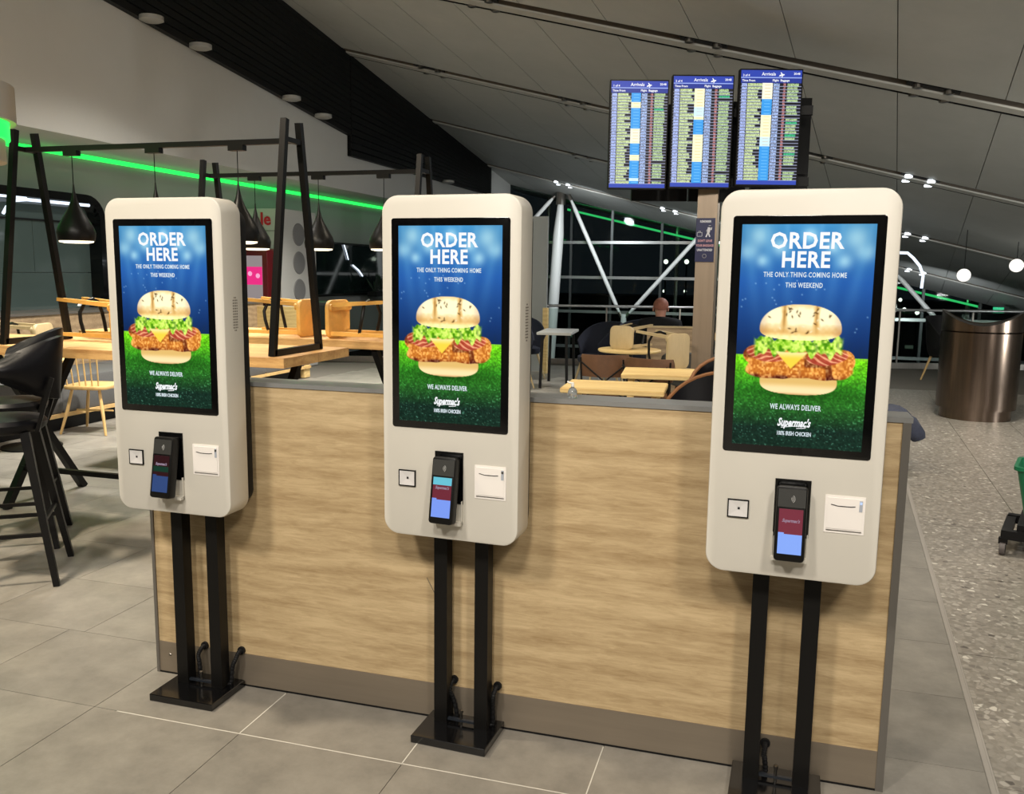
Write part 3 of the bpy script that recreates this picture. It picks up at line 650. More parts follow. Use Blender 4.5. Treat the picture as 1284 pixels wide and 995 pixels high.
    bm=bmesh.new(); lathe(bm,[(.0045,-.03),(.0045,.012),(.007,.012),(.007,.02),(.001,.022)],10,(0,.11,.056)); finish('bolt',bm,M_steel,t)
    for px,pz,zz in variant['hoses']:
        # px: hose mouth on the counter face, in kiosk coordinates
        side=-1 if px<0 else 1
        bm=bmesh.new(); A=Vector((px,variant['wy']-.006,pz)); B=Vector((zz,.158,.030)); pts=[A,A+Vector((0,-.020,-.002)),A+Vector((-.002,-.036,-.022)),A*.45+B*.55+Vector((-.002,-.022,.012)),B+Vector((.0,-.012,.0)),B+Vector((-.012,-.022,-.002))]
        fine=[]
        for i in range(len(pts)-1):
            p0=pts[max(i-1,0)];p1=pts[i];p2=pts[i+1];p3=pts[min(i+2,len(pts)-1)]
            for k in range(8):
                s=k/8; fine.append(.5*((2*p1)+(-p0+p2)*s+(2*p0-5*p1+4*p2-p3)*s*s+(-p0+3*p1-3*p2+p3)*s**3))
        fine.append(pts[-1]); tube(bm,fine,[.0085 if i%2 else .0070 for i in range(len(fine))],8)
        h=finish('cable_conduit',bm,M_dark2,t)
        bm=bmesh.new(); tube(bm,[(px,variant['wy']-.001,pz),(px,variant['wy']-.010,pz)],.0145,14); finish('conduit_collar',bm,M_dark2,h,True)
    return t
kiosk((-1.4728,-.1964,0),-.0037,'self-service order kiosk on the left, nearest the bar stools, terminal screen dim',dict(tilt=-.17,yaw=-.05,dim=.55,c1=(70,30,36),c2=(70,100,165),green=True,dx=-.001,hoses=((-.040,.135,-.03),(.118,.138,.10)),wy=.196))
kiosk((-.4753,-.1745,0),-.0425,'self-service order kiosk in the middle, with cyan banner on its card terminal',dict(tilt=-.17,yaw=-.04,dim=1.0,c1=(118,44,58),c2=(128,160,250),cyan=True,hoses=((-.050,.151,-.03),(.108,.155,.10)),wy=.172,led=False))
kiosk((.5383,-.198,0),-.0294,'self-service order kiosk on the right, nearest the walkway and steel bin',dict(tilt=-.13,yaw=0,dim=1.02,c1=(128,52,66),c2=(140,175,255),hoses=((-.035,.10,-.03),),wy=.194,led=True))
# ------------------------------------------------------------------ flight monitors on pole
pole=thing('monitor_pole','brushed metal pole carrying the three arrivals monitors','pole',(-.175,6.02,0))
finish('post',bmbox(-.093,-.08,0,.093,.08,3.0),mat('pale_brushed_metal',(158,142,124),.38,metal=.7,noise=.08,nscale=20,stretch=(1,1,.05)),pole)
finish('floor_flange',bmbox(-.16,-.15,0,.16,.15,.02),M_steel,pole)
finish('cross_rail',bmbox(-.85,.05,2.36,.9,.12,2.44),M_dark,pole)
finish('cross_rail',bmbox(-.85,.05,3.0,.9,.12,3.08),M_dark,pole)
finish('side_trim',bmbox(.094,-.07,0,.112,.07,2.2),M_steel,pole)
def board(seed,H=260,W=150):
    r=np.random.RandomState(seed); img=np.zeros((H,W,3)); img[:]=[8,8,22]
    img[:int(H*.065)]=[38,62,165]; img[int(H*.065):int(H*.072)]=[150,170,230]; img[int(H*.072):int(H*.112)]=[30,50,140]; img[int(H*.965):]=[40,66,170]
    n=31; y0=H*.115; rh=(H*.965-y0)/n; kind=0; left=0
    for i in range(n):
        a=int(y0+i*rh); b=int(y0+(i+1)*rh); 
        if left<=0: kind=r.choice([0,0,1,1,2,3]); left=r.randint(1,6)
        left-=1
        def blk(x0,x1,c,tex=.35,solid=False,t=1,bt=1):
            xa,xb=int(x0*W),int(x1*W); yy0,yy1=a+t,b-bt
            if solid: img[yy0:yy1,xa:xb]=c
            else:
                m=(r.rand(yy1-yy0,xb-xa)>tex)[...,None]; img[yy0:yy1,xa:xb]=np.where(m,np.array(c,float)*(.8+.3*r.rand(yy1-yy0,xb-xa,1)),np.array(c)*.42)
        img[b-1:b,:]=[165,172,205]
        blk(.02,.11,(170,188,245),.15); L=.17+.17*r.rand()
        blk(.12,.12+L*.75,(200,218,160),.15)
        blk(.36,.53,{0:(250,245,200),1:(50,150,225),2:(205,235,250),3:(245,240,215)}[kind],solid=True,bt=0,t=0)
        if kind!=1: img[(a+b)//2:(a+b)//2+1,int(.4*W):int(.5*W)]=[200,175,110]
        else: img[(a+b)//2:(a+b)//2+1,int(.4*W):int(.5*W)]=[120,200,245]
        blk(.54,.645,(170,195,245),.3)
        blk(.70,.74,(200,130,130),.4)
        if r.rand()>.12: blk(.77,.96-.03*r.rand(),(180,208,150) if r.rand()>.05 else (60,190,130),.25)
    return np.clip(img,0,255)
M_board=attr_screen('monitor_display',strength=1.2,rough=.55)
mz0,mz1=2.31,3.33
mons=[(-.80,5.80,'1 of 4','left of the three arrivals monitors, furthest from the right kiosk'),(-.245,5.955,'2 of 4','middle of the three arrivals monitors, straight above the pole'),(.345,6.12,'3 of 4','right of the three arrivals monitors, above the right kiosk')]
for i,(mx,my,pg,lb) in enumerate(mons):
    h=[.972,1.005,1.035][i]; wd=[.535,.56,.57][i]
    t=thing('arrivals_monitor','portrait flight screen, '+lb,'monitor',(mx,my-.22,0),.27-.0*i,'arrivals monitors on the pole')
    zt=[3.278,3.325,3.383][i]; cz=zt-h/2
    bm=bmesh.new(); rslab(bm,wd,h,.006,-.0,.07,0,cz,.002,2); finish('casing',bm,M_dark,t)
    finish('mount_bracket',bmbox(-.1,.07,cz-.3,.1,.22,cz+.3),M_dark,t)
    me=grid_screen('display',150,260,wd-.022,h-.025,board(20+i),M_board); d=bpy.data.objects.new('display',me); C.objects.link(d); d.parent=t; d.location=(0,-.0015,cz)
    hh=h-.025; ww=wd-.022
    TT=lambda b,s,x,v,al='CENTER': text('lettering',b,s,M_txt,d,(x*ww-ww/2,-.001,(.5-v)*hh),align=al,bold=.0006)
    TT(pg,.026,.03,.045,'LEFT'); TT('Arrivals',.040,.34,.034,'LEFT'); TT('20:48',.026,.97,.03,'RIGHT'); TT('Time From',.026,.02,.09,'LEFT'); TT('Flight  Baggage',.026,.52,.088,'LEFT')
    bm=bmesh.new(); q=[(.62,.052),(.635,.04),(.66,.036),(.645,.018),(.655,.016),(.685,.033),(.71,.033),(.715,.041),(.69,.046),(.675,.062),(.665,.062),(.67,.047),(.645,.052)]
    v=[bm.verts.new((x*ww-ww/2,-.0012,(.5-y)*hh)) for x,y in q]; bm.faces.new(v); finish('plane_icon',bm,M_txt,d)
finish_=None
# rear bank of screens behind
rb=thing('rear_monitor_bank','black backs of the screens mounted behind the arrivals monitors','monitor',(-.15,6.15,0),.27,'rear screens on the pole')
for dx,z0,z1 in ((-.50,2.24,3.15),(.06,2.24,3.18),(.66,2.24,3.22)):
    finish('rear_casing',bmbox(dx-.27,.08,z0,dx+.27,.16,z1),M_dark,rb)
finish('rear_rail',bmbox(-.78,.02,2.5,.9,.08,2.56),M_dark,rb)
# notice on the pole
sg=thing('baggage_notice','dark blue baggage warning notice fixed to the monitor pole','sign',(-.185,5.935,1.857))
finish('board',bmbox(-.088,-.008,-.205,.088,.003,.205),mat('notice_blue',(24,30,74),.35),sg)
M_nt=mat('notice_white',(206,210,222),.5); M_np=mat('notice_pink',(200,150,160),.5)
for b,z,m in (('REMEMBER',.172,M_nt),("DON'T LEAVE",-.008,M_np),('YOUR BAGGAGE',-.052,M_np),('UNATTENDED',-.094,M_nt)):
    text('lettering',b,.030,m,sg,(0,-.0095,z),bold=.0008,sx=.72)
bm=bmesh.new(); Y_=-.010
bar(bm,(.035,Y_,.118),(.028,Y_,.070),.026,.003); bar(bm,(.03,Y_,.112),(.056,Y_,.094),.008,.003); bar(bm,(.054,Y_,.094),(.058,Y_,.118),.008,.003)
bar(bm,(.028,Y_,.112),(.010,Y_,.084),.008,.003); bar(bm,(.026,Y_,.074),(.044,Y_,.030),.012,.003); bar(bm,(.026,Y_,.074),(.008,Y_,.028),.012,.003)
lathe(bm,[(.001,0),(.011,0),(.011,.003),(.001,.003)],12,(.040,Y_,.132)); finish('walking_figure',bm,M_nt,sg)
bm=bmesh.new()
for a,b in (((-.075,.035),(-.03,.035)),((-.075,.07),(-.03,.07)),((-.075,.035),(-.075,.07)),((-.03,.035),(-.03,.07)),((-.062,.07),(-.062,.082)),((-.045,.07),(-.045,.082)),((-.062,.082),(-.045,.082))): bar(bm,(a[0],Y_,a[1]),(b[0],Y_,b[1]),.003)
finish('suitcase_icon',bm,M_nt,sg)
bm=bmesh.new(); tube(bm,[(.0+.018*math.cos(a*PI/8),Y_,-.15+.018*math.sin(a*PI/8)) for a in range(17)],.004,5); finish('round_emblem',bm,mat('emblem_grey',(120,120,130),.5),sg)
# ------------------------------------------------------------------ glass facade, balustrade, night outside
bm=bmesh.new(); bx(bm,-8,16,-5.4,X1+.2,60,-5.2); bx(bm,-7.3,9,-5.4,X1,16.1,-5.2); struct('ground_outside',bm,mat('dark_ground',(34,36,38),.6))
bm=bmesh.new()
for z in (2.3,1.42,.55,-.35,-1.3,-2.3,-3.3): bx(bm,-7.2,FY-.06,z-.035,X1,FY+.06,z+.035)
fac=struct('window_3',bm,mat('mullion_steel',(170,172,172),.3,metal=.8))
for x in (-6.6,-4.55,-3.5,-2.25,-1.0,.2,1.4,2.6,3.8,5.0,6.2,7.4):
    bm=bmesh.new(); bx(bm,x-.03,FY-.04,-5.2,x+.03,FY+.04,ceil_z(x,FY)); finish('mullion',bm,mat('dark_mullion',(70,74,74),.4,metal=.6),fac)
xs=[-7.2,-6.6,-4.55,-3.5,-2.25,-1.0,.2,1.4,2.6,3.8,5.0,6.2,7.4,X1]
for a,b in zip(xs,xs[1:]):
    bm=bmesh.new(); v=[bm.verts.new(p) for p in ((a+.03,FY,-5.2),(b-.03,FY,-5.2),(b-.03,FY,ceil_z(b,FY)),(a+.03,FY,ceil_z(a,FY)))]; t=[bm.verts.new(x.co+Vector((0,.02,0))) for x in v]
    bm.faces.new(v); bm.faces.new(t[::-1])
    for j in range(4): bm.faces.new((v[j],v[(j+1)%4],t[(j+1)%4],t[j]))
    finish('glass_pane',bm,M_glasspane,fac)
M_truss=mat('white_steel',(214,216,214),.4)
def strut(name,label,a,b,r,cat='column',grp=None):
    a=Vector(a);b=Vector(b); o=thing(name,label,cat,a,0,grp); bm=bmesh.new(); d=b-a
    tube(bm,[(0,0,0),d*.04,d*.12,d*.5,d*.88,d*.96,d],[r*.35,r*.6,r,r,r,r*.6,r*.35],12); finish('shaft',bm,M_truss,o,True)
    bm=bmesh.new(); tube(bm,[d*.965,d*1.01],r*.9,10); finish('end_joint',bm,M_steel,o); bm=bmesh.new(); tube(bm,[d*-.01,d*.035],r*.9,10); finish('end_joint',bm,M_steel,o)
strut('steel_column','thick white leaning steel column at glass facade, behind the left navy chairs',(-5.15,18.8,-5.2),(-4.67,18.8,3.50),.135)
strut('steel_strut','white diagonal strut falling rightward from the thick white column',(-3.07,18.6,.50),(-4.42,18.6,3.38),.05,'strut','diagonal facade struts')
strut('steel_strut','white diagonal strut rising right toward the monitor pole',(-2.93,18.6,.50),(-1.10,18.6,2.62),.05,'strut','diagonal facade struts')
strut('steel_strut','short white strut rising to the top of thick column from the left',(-5.9,18.6,2.2),(-4.80,18.6,3.38),.05,'strut','diagonal facade struts')
strut('steel_strut','white diagonal strut seen between right kiosk and steel bin',(4.6,18.4,-.1),(3.0,18.4,1.66),.05,'strut','diagonal facade struts')
bm=bmesh.new(); tube(bm,[(-3.0,18.6,.55),(-3.0,18.6,-5.2)],.07,10); tag(finish('strut_post',bm,M_truss,None,True),'post below the meeting point of the two diagonal struts','column')
cn=thing('added_canopy','added dark canopy beyond the glass edged by a sloping green reflection line','canopy',(0,20.5,2.06))  # canopy added to carry the green line and catch its glow
bm=bmesh.new(); tube(bm,[(-4.9,0,1.14),(5.16,0,-1.20)],.026,8); finish('green_reflection_line',bm,M_green_reflection,cn)  # glowing tube stands in for the left wall strip mirrored in glass
bm=bmesh.new(); v=[bm.verts.new((x,y,-.2326*x+z)) for z in (.22,.30) for x,y in ((-7.0,-.85),(7.0,-.85),(7.0,3.5),(-7.0,3.5))]
for f in ((0,3,2,1),(4,5,6,7),(0,1,5,4),(1,2,6,5),(2,3,7,6),(3,0,4,7)): bm.faces.new([v[j] for j in f])
finish('added_soffit',bm,mat('added_soffit_grey',(120,124,120),.6),cn)  # added slab that takes the green tint above the line
for x in (-5.5,-2.0,1.5,5.0):
    bm=bmesh.new(); tube(bm,[(x,.3,-7.26),(x,.3,-.2326*x+.22)],.05,8); finish('added_canopy_post',bm,M_steel,cn)
gl2=bpy.data.lights.new('added_canopy_glow','AREA'); gl2.shape='RECTANGLE'; gl2.size=10; gl2.size_y=.06; gl2.energy=14; gl2.color=(.1,1,.3)  # green fill lamp added to tint the canopy underside
g2=bpy.data.objects.new('added_canopy_glow',gl2); C.objects.link(g2); g2.location=(.1,20.56,2.06); g2.rotation_euler=(math.radians(165),math.radians(13),0)
M_ob=mat('night_building',(26,30,32),.8)
ob=thing('far_terminal_wing','dark terminal wing outside the glass in the night','building',(0,42,-5.2))
finish('wall',bmbox(-24,0,0,24,4,5.6),M_ob,ob)
for i in range(46):
    x=-23+i*1.02; finish('window',bmbox(x,-.05,3.4+.3*(i%3==0),x+.35,-.0,3.55+.3*(i%3==0)),emis('far_window%d'%(i%3),[(190,170,110),(120,150,130),(90,100,90)][i%3],.5),ob)
lampspec=[(-2.655,24,1.895,.07),(-2.043,24,1.9,.07),(-2.80,25,1.0,.045),(-2.15,25,1.01,.045),(-1.76,25,1.01,.045),(4.02,24,.63,.06),(4.36,24,.55,.06),(3.4,24,.95,.05),(3.9,24,.9,.05)]
for i,(x,y,z,r) in enumerate(lampspec):
    o=thing('yard_lamp',['lit outdoor lamp left of monitor pole, upper pair left','lit outdoor lamp beside monitor pole, upper pair right','small lit lamp low on glass, leftmost of lower three','small lit lamp low on glass, middle of lower three','small lit lamp low on glass nearest the pole','small lit lamp outside left of the steel bin','second small lit lamp outside left of the steel bin','upper outdoor lamp beside right kiosk edge','second upper outdoor lamp between kiosk and bin'][i],'lamp',(x,y,-5.2),0,'outdoor lamps beyond the glass')
    bm=bmesh.new(); lathe(bm,[(.001,r),(r*.7,r*.7),(r,0),(r*.7,-r*.7),(.001,-r)],10,(0,0,z+5.2)); finish('lamp_globe',bm,emis('lamp_globe',(235,240,225),3),o)
    bm=bmesh.new(); tube(bm,[(0,0,0),(0,0,z+5.2-r)],.025,6); finish('lamp_post',bm,M_dark,o)
bm=bmesh.new()
# balustrade along the mezzanine edge
bl=thing('balustrade','glass balustrade with steel handrail along the far mezzanine edge','railing',(0,edge_y(0)-.12,0),math.atan(.30))
k=math.sqrt(1+.09)
bm=bmesh.new(); tube(bm,[(-7.3,0,.985),(7.6,0,.985)],.024,10); finish('handrail',bm,mat('mullion_steel',(170,172,172)),bl,True)
bm=bmesh.new(); bx(bm,-7.3,-.03,0,7.6,.03,.10); finish('base_shoe',bm,M_steel,bl)
for i in range(12):
    a=-7.2+i*1.23
    finish('glass_panel',bmbox(a,-.006,.1,a+1.21,.006,.94),M_glasspane,bl)
    bm=bmesh.new(); bx(bm,a-.02,-.012,.1,a+.005,.012,.97); finish('glass_clamp',bm,M_steel,bl)
# globe reflections in balustrade glass, built as glowing hung spheres on the right
for x,z,l in ((3.30,1.573,'round white globe reflection left, above the steel bin'),(4.02,1.73,'round white globe reflection at the right edge of the view')):
    o=thing('globe_reflection',l,'lamp',(x,12.5,z),0,'white globe reflections on the right')
    bm=bmesh.new(); bmesh.ops.create_uvsphere(bm,u_segments=20,v_segments=14,radius=.10); finish('globe',bm,emis('globe_glow',(255,250,240),1.3),o,True)
    bm=bmesh.new(); tube(bm,[(0,0,.12),(0,0,ceil_z(x,12.5)-z)],.006,6); finish('cord',bm,M_dark,o)
# lit LED outline (suspended light loop) on the right
bm=bmesh.new(); tube(bm,[(1.5,12.5,1.92),(2.13,12.5,1.92),(2.47,12.5,1.91),(2.56,12.5,1.83),(2.66,12.5,1.71),(2.72,12.5,1.56),(2.71,12.5,1.36)],.022,8); tube(bm,[(2.3,12.5,1.92),(2.3,12.5,2.52)],.004,5)
o=finish('curved_light_strip',bm,M_whiteled); tag(o,'curved white light strip hanging right of the right kiosk','light strip')
bm=bmesh.new(); bx(bm,5.0,18.2,.80,5.2,18.25,.92); tag(finish('exit_sign',bm,emis('exit_green',(40,190,130),1.0)),'small glowing green sign hung above bin at far right','sign')
# grey partition behind the middle kiosk, white end post of rail
struct('wall_screen',bmbox(-3.9,10.5,0,-2.89,10.56,2.38),M_wall)
bm=bmesh.new(); bx(bm,-2.87,10.2,0,-2.80,10.3,1.0); tag(finish('wooden_post',bm,M_tablepale),'slim wooden post right beside the middle kiosk edge','post')
# ------------------------------------------------------------------ bar tables with pendant frames
def bar_table(label,x0,x1,y0,y1,legs,grp):
    t=thing('bar_table',label,'table',((x0+x1)/2,(y0+y1)/2,0),0,grp); hx=(x1-x0)/2; hy=(y1-y0)/2
    n=4
    for i in range(n):
        a=-hy+2*hy*i/n; bm=bmesh.new(); bx(bm,-hx,a,.995,hx,a+2*hy/n-.002,1.05); finish('plank',bm,M_table,t)
    for sx in legs:
        for s in (-1,1):
            bm=bmesh.new(); bar(bm,(sx,s*hy*.85,.99),(sx+.0,-s*hy*.85,.0),.045); finish('leg',bm,M_blackmetal,t)
    bm=bmesh.new(); bar(bm,(legs[0],-hy*.45,.24),(legs[-1],-hy*.45,.24),.03); finish('foot_rail',bm,M_blackmetal,t)
    bm=bmesh.new(); bx(bm,legs[0],-.04,.95,legs[-1],.04,.993); finish('top_rail',bm,M_blackmetal,t)
    return t
TG='high oak tables with pendant frames'
bar_table('high oak table nearest the stools, left of the left kiosk',-4.95,-2.08,1.53,2.30,(-.62,1.12),TG)
bar_table('second high oak table further back, with upended chairs on top',-4.6,-1.72,2.78,3.66,(-.9,1.0),TG)
def pframe(label,xl,xr,y,w,grp,pend,plabels):
    t=thing('lamp_trestle',label,'lamp frame',((xl+xr)/2,y,1.05),0,grp); hx=(xr-xl)/2
    for sx in (-1,1):
        for s in (-1,1):
            bm=bmesh.new(); bar(bm,(sx*hx,s*w/2,.0),(sx*hx,s*.075,1.31),.036); finish('post',bm,M_blackmetal,t)
        bm=bmesh.new(); bar(bm,(sx*hx,-w/2,.018),(sx*hx,w/2,.018),.036); finish('foot_bar',bm,M_blackmetal,t)
        bm=bmesh.new(); bar(bm,(sx*hx,-.09,1.20),(sx*hx,.09,1.20),.028); finish('cross_piece',bm,M_blackmetal,t)
    bm=bmesh.new(); bar(bm,(-hx,0,1.20),(hx,0,1.20),.030); finish('top_rail',bm,M_blackmetal,t)
    for px,l in zip(pend,plabels):
        p=thing('pendant_lamp',l,'pendant lamp',(px,y,1.69),0,'black teardrop pendant lamps')
        bm=bmesh.new(); lathe(bm,[(.004,.345),(.008,.30),(.018,.25),(.038,.20),(.072,.14),(.103,.085),(.113,.05),(.108,.008),(.105,.0),(.100,.002),(.106,.05),(.06,.14),(.01,.24)],28); finish('shade',bm,M_blackmetal,p,True)
        bm=bmesh.new(); lathe(bm,[(.099,.006),(.098,-.008),(.07,-.014),(.001,-.016)],24); finish('diffuser',bm,M_warm,p)
        bm=bmesh.new(); tube(bm,[(0,0,.34),(0,0,.53)],.003,6); finish('cord',bm,M_dark,p)
        bm=bmesh.new(); bx(bm,-.05,-.02,.515,.05,.02,.545); finish('ceiling_rose',bm,M_blackmetal,p)
        l=bpy.data.lights.new('pendant_bulb','SPOT'); l.energy=9; l.spot_size=2.2; l.spot_blend=.6; l.color=(1,.86,.62); l.shadow_soft_size=.07
        lo=bpy.data.objects.new('pendant_bulb',l); C.objects.link(lo); lo.parent=p; lo.location=(0,0,-.03)
FG='black pendant frames standing on the high tables'
pframe('black trestle lamp frame standing on nearest high oak table',-4.07,-2.19,1.86,.52,FG,(-3.72,-3.12,-2.55),('black pendant lamp at far left, in front of the shop window','black pendant lamp mostly hidden above the left kiosk','black pendant lamp right behind left kiosk, near frame'))
pframe('black lamp frame on the second high table, farther back',-3.83,-2.02,3.4,.52,FG,(-3.43,-2.88,-2.34),('black pendant lamp on the far frame, before the red lettering','black pendant lamp in clear view between left and middle kiosk','black pendant lamp half hidden by the middle kiosk'))
# ------------------------------------------------------------------ bar stools
def shell(bm,w,h,curve,thick,n=10,m=7,taper=.35):
    """curved back shell, faces -y, centre at origin, bottom z=0"""
    F=[]
    for side in (0,1):
        g=[]
        for j in range(m+1):
            row=[]
            v=j/m; ww=w*(1-taper*abs(2*v-1)**2.6) if taper<.3 else w*(1-.35*abs(2*v-1.1)**2.2)
            for i in range(n+1):
                u=2*i/n-1
                zz=h*v if taper<.3 else h*(.5+(v-.5)*(1-.62*abs(u)**2.4))
                row.append(bm.verts.new((u*ww/2,curve*(-(u*u))+ (thick if side else 0),zz)))
            g.append(row)
        F.append(g)
    for s,g in enumerate(F):
        for j in range(m):
            for i in range(n):
                q=(g[j][i],g[j][i+1],g[j+1][i+1],g[j+1][i]); bm.faces.new(q if s==0 else q[::-1])
    a,b=F
    for j in range(m):
        bm.faces.new((a[j][0],a[j+1][0],b[j+1][0],b[j][0])); bm.faces.new((a[j][n],b[j][n],b[j+1][n],a[j+1][n]))
    for i in range(n):
        bm.faces.new((a[0][i],b[0][i],b[0][i+1],a[0][i+1])); bm.faces.new((a[m][i],a[m][i+1],b[m][i+1],b[m][i]))
def bar_stool(loc,rz,label):
    t=thing('bar_stool',label,'bar stool',loc,rz,'black leather bar stools at the high table')
    bm=bmesh.new(); lathe(bm,[(.001,.0),(.17,.0),(.195,.02),(.2,.045),(.185,.065),(.1,.075),(.001,.075)],24,(0,0,.735)); finish('seat',bm,M_leather,t,True)
    bm=bmesh.new(); shell(bm,.46,.31,.21,.03,n=14,m=12,taper=.5); 
    for v in bm.verts: v.co.y+=.235+.10*v.co.z
    bmesh.ops.translate(bm,verts=bm.verts,vec=(0,0,.885)); finish('backrest',bm,M_leather,t,True)
    for s in (-1,1):
        bm=bmesh.new(); bar(bm,(s*.10,.17,.74),(s*.11,.25,1.0),.018); finish('back_support',bm,M_blackmetal,t)
    for sx in (-1,1):
        for sy in (-1,1):
            bm=bmesh.new(); bar(bm,(sx*.235,sy*.235,0),(sx*.12,sy*.12,.74),.028,.028,1.45); finish('leg',bm,M_blackmetal,t)
    for sx in (-1,1):
        bm=bmesh.new(); bar(bm,(sx*.195,-.195,.25),(sx*.195,.195,.25),.018); finish('footrest',bm,M_blackmetal,t)
        bm=bmesh.new(); bar(bm,(-.185,sx*.185,.31),(.185,sx*.185,.31),.018); finish('footrest',bm,M_blackmetal,t)
    return t
bar_stool((-3.12,.66,0),-.95,'black bar stool nearest the viewer, in front at the left edge')
bar_stool((-3.56,1.12,0),-.95,'black bar stool behind the nearest one, backrest half hidden')
bar_stool((-4.55,1.12,0),-.95,'black bar stool at far left, only its legs in view')
# ------------------------------------------------------------------ chairs
def spindle_chair(loc,rz,label):
    t=thing('spindle_chair',label,'chair',loc,rz)
    bm=bmesh.new(); rslab(bm,.42,.40,.09,0,.035,0,0,.008); bmesh.ops.rotate(bm,verts=bm.verts,matrix=Matrix.Rotation(-PI/2,3,'X')); bmesh.ops.translate(bm,verts=bm.verts,vec=(0,0,.45)); finish('seat',bm,M_chairwood,t,True)
    for sx in (-1,1):
        for sy in (-1,1):
            bm=bmesh.new(); tube(bm,[(sx*.22,sy*.21,0),(sx*.17,sy*.16,.22),(sx*.13,sy*.13,.42)],[.011,.016,.013],8); finish('leg',bm,M_chairwood,t,True)
    for i in range(6):
        x=-.15+.06*i; bm=bmesh.new(); tube(bm,[(x,.17,.44),(x*1.15,.22,.84)],.0075,6); finish('spindle',bm,M_chairwood,t,True)
    bm=bmesh.new(); tube(bm,[(-.22,.19,.84),(-.12,.225,.86),(0,.235,.865),(.12,.225,.86),(.22,.19,.84)],.018,8); finish('top_rail',bm,M_chairwood,t,True)
    bm=bmesh.new(); tube(bm,[(-.18,0,.2),(.18,0,.2)],.009,6); finish('stretcher',bm,M_chairwood,t)
    return t
spindle_chair((-5.58,3.98,0),PI*1.06,'pale wooden spindle back chair between bar table and bench')
def upended(loc,rot,label,m,grp,sw=.40,sh=.36,ll=.44):
    """stool-like chair lying with its seat upright: seat in xz plane, legs running along +y"""
    t=thing('upended_chair',label,'chair',loc,0,grp); t.rotation_euler=rot
    bm=bmesh.new(); rslab(bm,sw,sh,.06,-.02,.012,0,sh/2,.008); finish('seat',bm,m,t,True)
    bm=bmesh.new(); rslab(bm,sw*.96,.05,.02,.012,.03,0,sh-.05,.003); finish('seat_rail',bm,m,t)
    for sx in (-1,1):
        for z,dz in ((.035,.0),(sh-.035,.03)):
            bm=bmesh.new(); bar(bm,(sx*(sw/2-.04),.01,z),(sx*(sw/2-.01),ll,z+dz),.036,.03,.75); finish('leg',bm,m,t)
    bm=bmesh.new(); s=sw/2-.02; y=ll*.55
    tube(bm,[(-s,y,.04),(-s-.005,y+.02,.12),(-s,y+.03,sh-.09),(-s+.04,y+.02,sh-.02),(0,y+.01,sh),(s-.04,y+.02,sh-.02),(s,y+.03,sh-.09),(s+.005,y+.02,.12),(s,y,.04)],.012,8); finish('metal_hoop',bm,M_blackmetal,t,True)
    return t
UG='wooden chairs upended on tables'
M_chairyel=mat('honey_beech_wood',(232,178,92),.45,noise=.14,nscale=7)
upended((-2.78,3.02,1.05),(0,0,PI/2+.05),'honey wood chair upended on second table, left of pair',M_chairyel,UG,.30,.27,.44)
upended((-2.53,3.02,1.05),(0,0,-PI/2-.05),'honey wood chair upended on second table, right of pair',M_chairyel,UG,.30,.27,.44)
upended((-5.36,3.2,.75),(0,0,PI*.5+.35),'pale wood chair upended on low table at far left, behind the stools',M_chairpale,UG,.32,.31,.42)
upended((-3.62,2.12,1.051),(0,0,PI*.5-.1),'honey wood chair upended on nearest high table, left of kiosk',M_chairyel,UG,.22,.27,.46)
# ------------------------------------------------------------------ middle seating
def cafe_table(loc,rz,label,w,d,z,mt,legm,round_=False,grp=None):
    t=thing('cafe_table',label,'table',loc,rz,grp)
    bm=bmesh.new()
    if round_: lathe(bm,[(.001,z-.03),(w/2-.01,z-.03),(w/2,z-.02),(w/2,z-.005),(w/2-.01,z),(.001,z)],32)
    else:
        bx(bm,-w/2,-d/2,z-.035,w/2,d/2,z); bmesh.ops.bevel(bm,geom=bm.edges[:],offset=.005,segments=2,affect='EDGES')
    finish('tabletop',bm,mt,t,False)
    if round_:
        bm=bmesh.new(); tube(bm,[(0,0,.02),(0,0,z-.03)],.035,12); finish('pedestal',bm,legm,t,True)
        bm=bmesh.new(); lathe(bm,[(.001,0),(.24,0),(.24,.012),(.05,.025),(.001,.025)],24); finish('foot',bm,legm,t)
    else:
        for sx in (-1,1):
            for sy in (-1,1):
                bm=bmesh.new(); bar(bm,(sx*(w/2-.05),sy*(d/2-.05),0),(sx*(w/2-.07),sy*(d/2-.07),z-.035),.035); finish('leg',bm,legm,t)
    return t
cafe_table((-5.55,3.2,0),.1,'low round pale table at far left with an upended chair on it',.62,.62,.75,M_tablepale,M_dark,True)
cafe_table((-.56,3.34,0),.06,'pale wooden table closest behind the counter, right of sanitiser bottle',.70,.50,.76,M_tablepale,M_tablepale,grp='pale wooden cafe tables')
cafe_table((-.38,4.42,0),.1,'second pale wooden table, just behind the closest pale one',.60,.55,.75,M_tablepale,M_tablepale,grp='pale wooden cafe tables')
cafe_table((.30,4.62,0),.1,'third pale wooden table, mostly hidden behind tan armchairs',.5,.5,.75,M_tablepale,M_tablepale,grp='pale wooden cafe tables')
cafe_table((-.95,6.45,0),0,'round wooden table with an upended chair on it',.66,.66,.75,M_tablepale,M_dark,True)
cafe_table((-2.32,8.95,0),.1,'white topped table between the dark navy tub chairs',.46,.9,.75,mat('white_laminate',(190,190,186),.3),M_dark,False)
upended((-1.02,6.36,.75),(0,0,-.35),'pale chair upended on round table, in front of the seated man',M_chairpale,UG,.27,.245,.42)
upended((-.36,5.52,.66),(0,0,.85),'pale chair upended beside the monitor pole',M_chairpale,UG,.27,.33,.44)
cafe_table((-.44,5.48,0),0,'low round wooden table beside the monitor pole, under an upended chair',.56,.6,.655,M_chairpale,M_dark,True)
